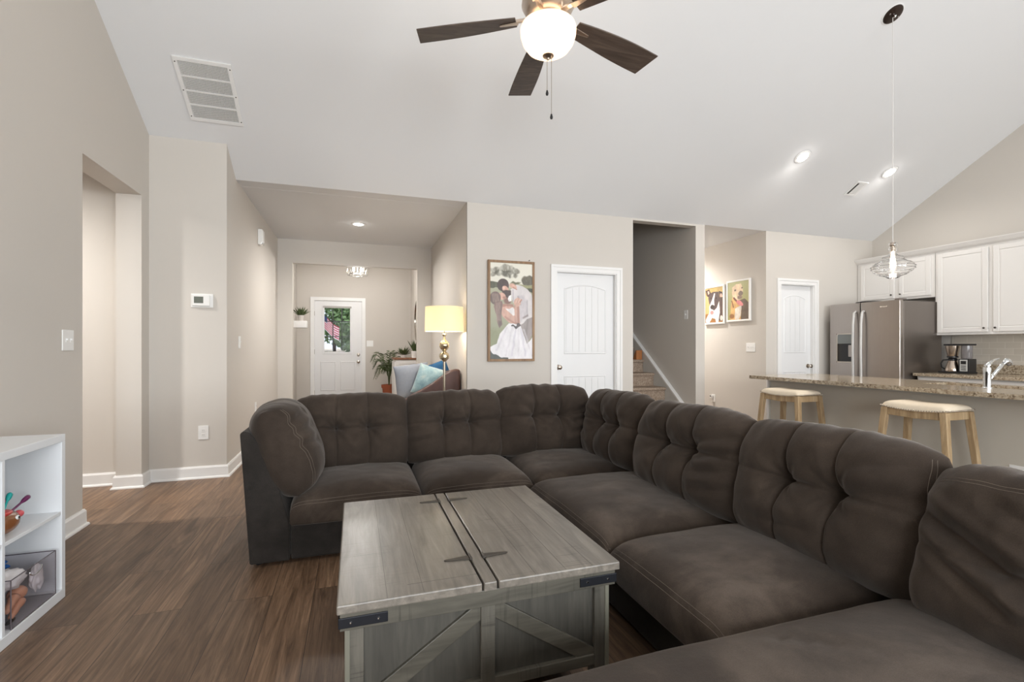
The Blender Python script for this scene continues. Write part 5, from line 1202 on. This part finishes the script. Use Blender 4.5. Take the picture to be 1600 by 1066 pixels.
# foyer cabinet
fc = thing('console_cabinet', (.93, 8.75, 0), 'white panelled cabinet with a wood top in the foyer', 'cabinet')
bx('body', M['cab'], fc, (.67, 1.09, 8.45, 9.05, .04, .92), .004); bx('top', wood_mat('cabinet_top', [(.3, rgb(110, 66, 40)), (.7, rgb(150, 98, 62))], along='Y'), fc, (.65, 1.1, 8.42, 9.08, .922, .95), .004)
for k in range(2): shaker_door('door', .65, 8.47+k*.29, 8.74+k*.29, .08, .89, fc, 0)
m = MB(); m.box(.68, 1.08, 8.438, 8.449, .08, .14); m.box(.68, 1.08, 8.438, 8.449, .85, .91); m.box(.68, .73, 8.438, 8.449, .14, .85); m.box(1.03, 1.08, 8.438, 8.449, .14, .85); m.build('end_panel', M['cab'], fc, bevel=.002)
for (x, y) in ((.72, 8.47), (1.05, 8.47), (.72, 9.03), (1.05, 9.03)): bx('foot', M['cab'], fc, (x-.018, x+.018, y-.018, y+.018, 0, .04))
# plants
def frond(m, base, az, length, droop, lift, n=16, leaflets=True, lw=.012, ll=.14, rs=None):
    pts = []
    for i in range(n+1):
        t = i/n; r = length*(t*.75+ .25*t*t); z = lift*length*math.sin(t*PI*.55)-droop*length*t**2.4
        pts.append(Vector((base[0]+math.cos(az)*r, base[1]+math.sin(az)*r, base[2]+z)))
    m.tube(pts, [.004*(1-.8*i/n) for i in range(n+1)], 4)
    for i in range(3, n+1):
        t = i/n; d = (pts[i]-pts[i-1]).normalized(); side = d.cross(Vector((0, 0, 1))).normalized(); L = ll*(math.sin(PI*min(1, t*.85+.12))**.7)
        for s_ in (-1, 1):
            tip = pts[i]+d*L*.75+side*s_*L*.55-Vector((0, 0, L*.35)); w = side.cross(d).normalized()*0+d*lw
            mid = pts[i].lerp(tip, .5)+Vector((0, 0, .012))
            m.add([pts[i], mid-w*.6, tip, mid+w*.6], [(0, 1, 2, 3)])
pl = thing('potted_palm', (.66, 9.55, 0), 'tall potted palm in a terracotta pot between entry door and cabinet', 'plant')
px_, py_ = .62, 9.36
MB().lathe([(0, 0), (.09, 0), (.125, .37), (.14, .37), (.143, .43), (.125, .43), (.118, .40), (0, .40)], (px_, py_, 0), 28).build('pot', M['terra'], pl, smooth=True)
MB().lathe([(0, .40), (.117, .401), (0, .41)], (px_, py_, 0), 20).build('soil', M['soil'], pl)
rr = random.Random(4); m = MB()
for k in range(22):
    az = 2*PI*k/22+rr.uniform(-.2, .2); L = rr.uniform(.28, .50)
    if -1.1 < math.atan2(math.sin(az), math.cos(az)) < 1.1: L *= .6
    frond(m, (px_+.02*math.cos(az), py_+.02*math.sin(az), .58), az, L*.75, rr.uniform(.5, 1.3), rr.uniform(1.0, 2.3), ll=.17, lw=.018)
for k in range(5): m.tube([(px_, py_, .38), (px_+.03*math.cos(k*1.3), py_+.03*math.sin(k*1.3), .75)], .007, 5)
m.build('fronds', M['leaf'], pl)
def spiky(x, y, z, h, n, name, label, pot, pr, ph, spread=.5, seed=1, leafm=None, wid=.012):
    t = thing(name, (x, y, z), label, 'plant'); MB().lathe([(0, 0), (pr*.8, 0), (pr, ph), (pr*.85, ph), (pr*.8, ph*.8), (0, ph*.8)], (x, y, z), 24).build('pot', pot, t, smooth=True)
    r = random.Random(seed); m = MB()
    for k in range(n):
        az = r.uniform(0, 2*PI); tilt = r.uniform(.05, spread); L = h*r.uniform(.6, 1); b0 = Vector((x+.3*pr*math.cos(az), y+.3*pr*math.sin(az), z+ph*.8)); d = Vector((math.cos(az)*math.sin(tilt), math.sin(az)*math.sin(tilt), math.cos(tilt)))
        s_ = d.cross(Vector((0, 0, 1))).normalized()*wid; tip = b0+d*L+Vector((math.cos(az), math.sin(az), -.4))*L*.12; mid = b0+d*L*.5
        m.add([b0-s_*.4, mid-s_, tip, mid+s_, b0+s_*.4], [(0, 1, 2, 3, 4)])
    m.build('leaves', leafm or M['leaf'], t); return t
spiky(1.01, 8.60, .95, .26, 26, 'potted_plant', 'small spiky plant in a white pot on the cabinet', M['plastic'], .06, .12, .45, 3)
spiky(.84, 8.85, .95, .20, 60, 'potted_plant', 'low bushy green plant on the foyer cabinet', M['plastic'], .05, .05, 1.2, 5)
sh_ = thing('wall_shelf', (-.95, 8.7, 1.55), 'small white shelf on the foyer left wall carrying a plant', 'shelf')
SHX, SHY, SHZ = -.90, 9.15, 1.60
bx('ledge', M['trim'], sh_, (-1.06, -.80, SHY-.1, SHY+.1, SHZ-.12, SHZ), .004)
spiky(SHX, SHY, SHZ, .20, 60, 'potted_plant', 'small bushy plant in a white pot on the foyer wall shelf', pmat('grey_pot', rgb(196, 190, 184), .5), .055, .10, .9, 8, wid=.014)
mr = thing('round_mirror', (1.10, 8.9, 1.55), 'round thin-framed mirror on the foyer right wall', 'mirror')
MB().lathe([(.36, 0), (.38, 0), (.38, .022), (.36, .022)], (1.104, 8.9, 1.62), 48, (-1, 0, 0), close=True).build('frame', M['nickel'], mr, smooth=True)
MB().lathe([(0, 0.001), (.36, .001), (.36, .008), (0, .008)], (1.104, 8.9, 1.62), 48, (-1, 0, 0)).build('mirror_glass', pmat('mirror', rgb(235, 238, 240), .03, metal=1), mr)
# chandelier: glass drum semi flush
HX, HY, HZ = .03, 8.05, 0
chz = 2.36
ch = thing('chandelier', (.045, 8.6, 2.74), 'small glass drum chandelier with lit bulbs hanging in the foyer', 'chandelier')
cx, cy = .045, 8.6
MB().lathe([(0, 2.739), (.06, 2.739), (.05, 2.70), (0, 2.70)], (cx, cy, 0), 24).build('canopy', M['chrome'], ch, smooth=True)
m = MB().tube([(cx, cy, 2.70), (cx, cy, 2.40)], .007, 8)
for k in range(4): a = PI/4+k*PI/2; m.tube([(cx, cy, 2.42), (cx+.085*math.cos(a), cy+.085*math.sin(a), 2.40), (cx+.085*math.cos(a), cy+.085*math.sin(a), 2.43)], .005, 6)
m.build('arms', M['chrome'], ch)
for z in (2.37, 2.53): MB().lathe([(.166, z), (.172, z), (.172, z+.008), (.166, z+.008)], (cx, cy, 0), 40, close=True).build('ring', M['chrome'], ch, smooth=True)
m = MB()
for k in range(20):
    a = 2*PI*k/20; m.tube([(cx+.169*math.cos(a), cy+.169*math.sin(a), 2.378), (cx+.169*math.cos(a), cy+.169*math.sin(a), 2.53)], .006, 6)
m.build('glass_rods', M['glass'], ch, smooth=True)
for k in range(4):
    a = PI/4+k*PI/2; ellip(MB(), (cx+.085*math.cos(a), cy+.085*math.sin(a), 2.465), (.018, .018, .032)).build('bulb', emit_mat('candle_bulb', (1, .88, .7, 1), 30), ch, smooth='all')
l_ = light('chandelier_lamp', 'POINT', (0, 0, 0), 30, NEUT, radius=.08); l_.parent = ch; l_.location = (0, 0, -.42)

# ------------------------------------------------------------------ outside the entry door
structure(MB().prism([(YD+.2, -.15), (11.5, -.15), (13.0, .92), (26, 1.05), (26, -.35), (YD+.2, -.35)], -9, 9, 'X').build('ground_outside', pmat('pale_ground', rgb(214, 198, 184), .9, noise_s=5, noise_a=.1)), 'pale bank of ground outside the entry door')
def bush(x, y, z, r, n, label, seed):
    rg = random.Random(seed); m = MB()
    for k in range(int(n*1.9)):
        d = Vector((rg.gauss(0, 1), rg.gauss(0, 1), rg.gauss(0, 1))).normalized()*r*rg.uniform(.6, 1.05); c = Vector((x+d.x, y+d.y, z+d.z*.9)); s_ = rg.uniform(.06, .11)
        a = Vector((rg.gauss(0, 1), rg.gauss(0, 1), rg.gauss(0, 1))).normalized(); b_ = a.orthogonal().normalized()
        m.add([c-a*s_, c+b_*s_*.45, c+a*s_, c-b_*s_*.45], [(0, 1, 2, 3)])
    t = thing('shrub', (x, y, .93), label, 'shrub', 'shrubs outside the entry door'); m.build('foliage', M['leafo'], t)
    MB().tube([(x, y, .93), (x, y, z)], .06, 8).build('stem', M['soil'], t)
bush(-1.7, 14.6, 1.7, .85, 1400, 'green shrub outside, left in the door glass', 1); bush(.25, 15.0, 1.75, .95, 1600, 'green shrub outside, middle of the door glass', 2); bush(-.7, 18.6, 3.0, 1.9, 3600, 'tall tree-like shrub outside behind the others', 3)
bush(2.9, 17.6, 2.6, 1.5, 2000, 'green shrub outside, right in the door glass', 4); bush(-4.0, 17.6, 2.6, 1.5, 1300, 'green shrub outside at far left', 5)
flg = thing('flag', (-.62, 11.1, -.15), 'red and white striped flag hanging outside the entry door', 'flag')
m = MB(); n = 24
mats = [pmat('flag_red', rgb(206, 60, 90), .8), pmat('flag_white', rgb(238, 226, 230), .8), pmat('flag_blue', rgb(66, 78, 120), .8)]
def FP(i, j): a = i/(n-1); return (-.72+.40*a, 11.1+.04*math.sin(a*9+j*.2), 1.90-.34*a-.30*(j/12)+.02*math.sin(a*7))
m.grid(FP, n, 13); fo = m.build('cloth', mats, flg)
for k, p in enumerate(fo.data.polygons):
    row, colm = k//(n-1), k % (n-1); p.material_index = 2 if (row < 5 and colm < 9) else row % 2
MB().tube([(-.73, 11.1, -.15), (-.73, 11.1, 2.4)], .012, 8).build('pole', M['plastic'], flg)
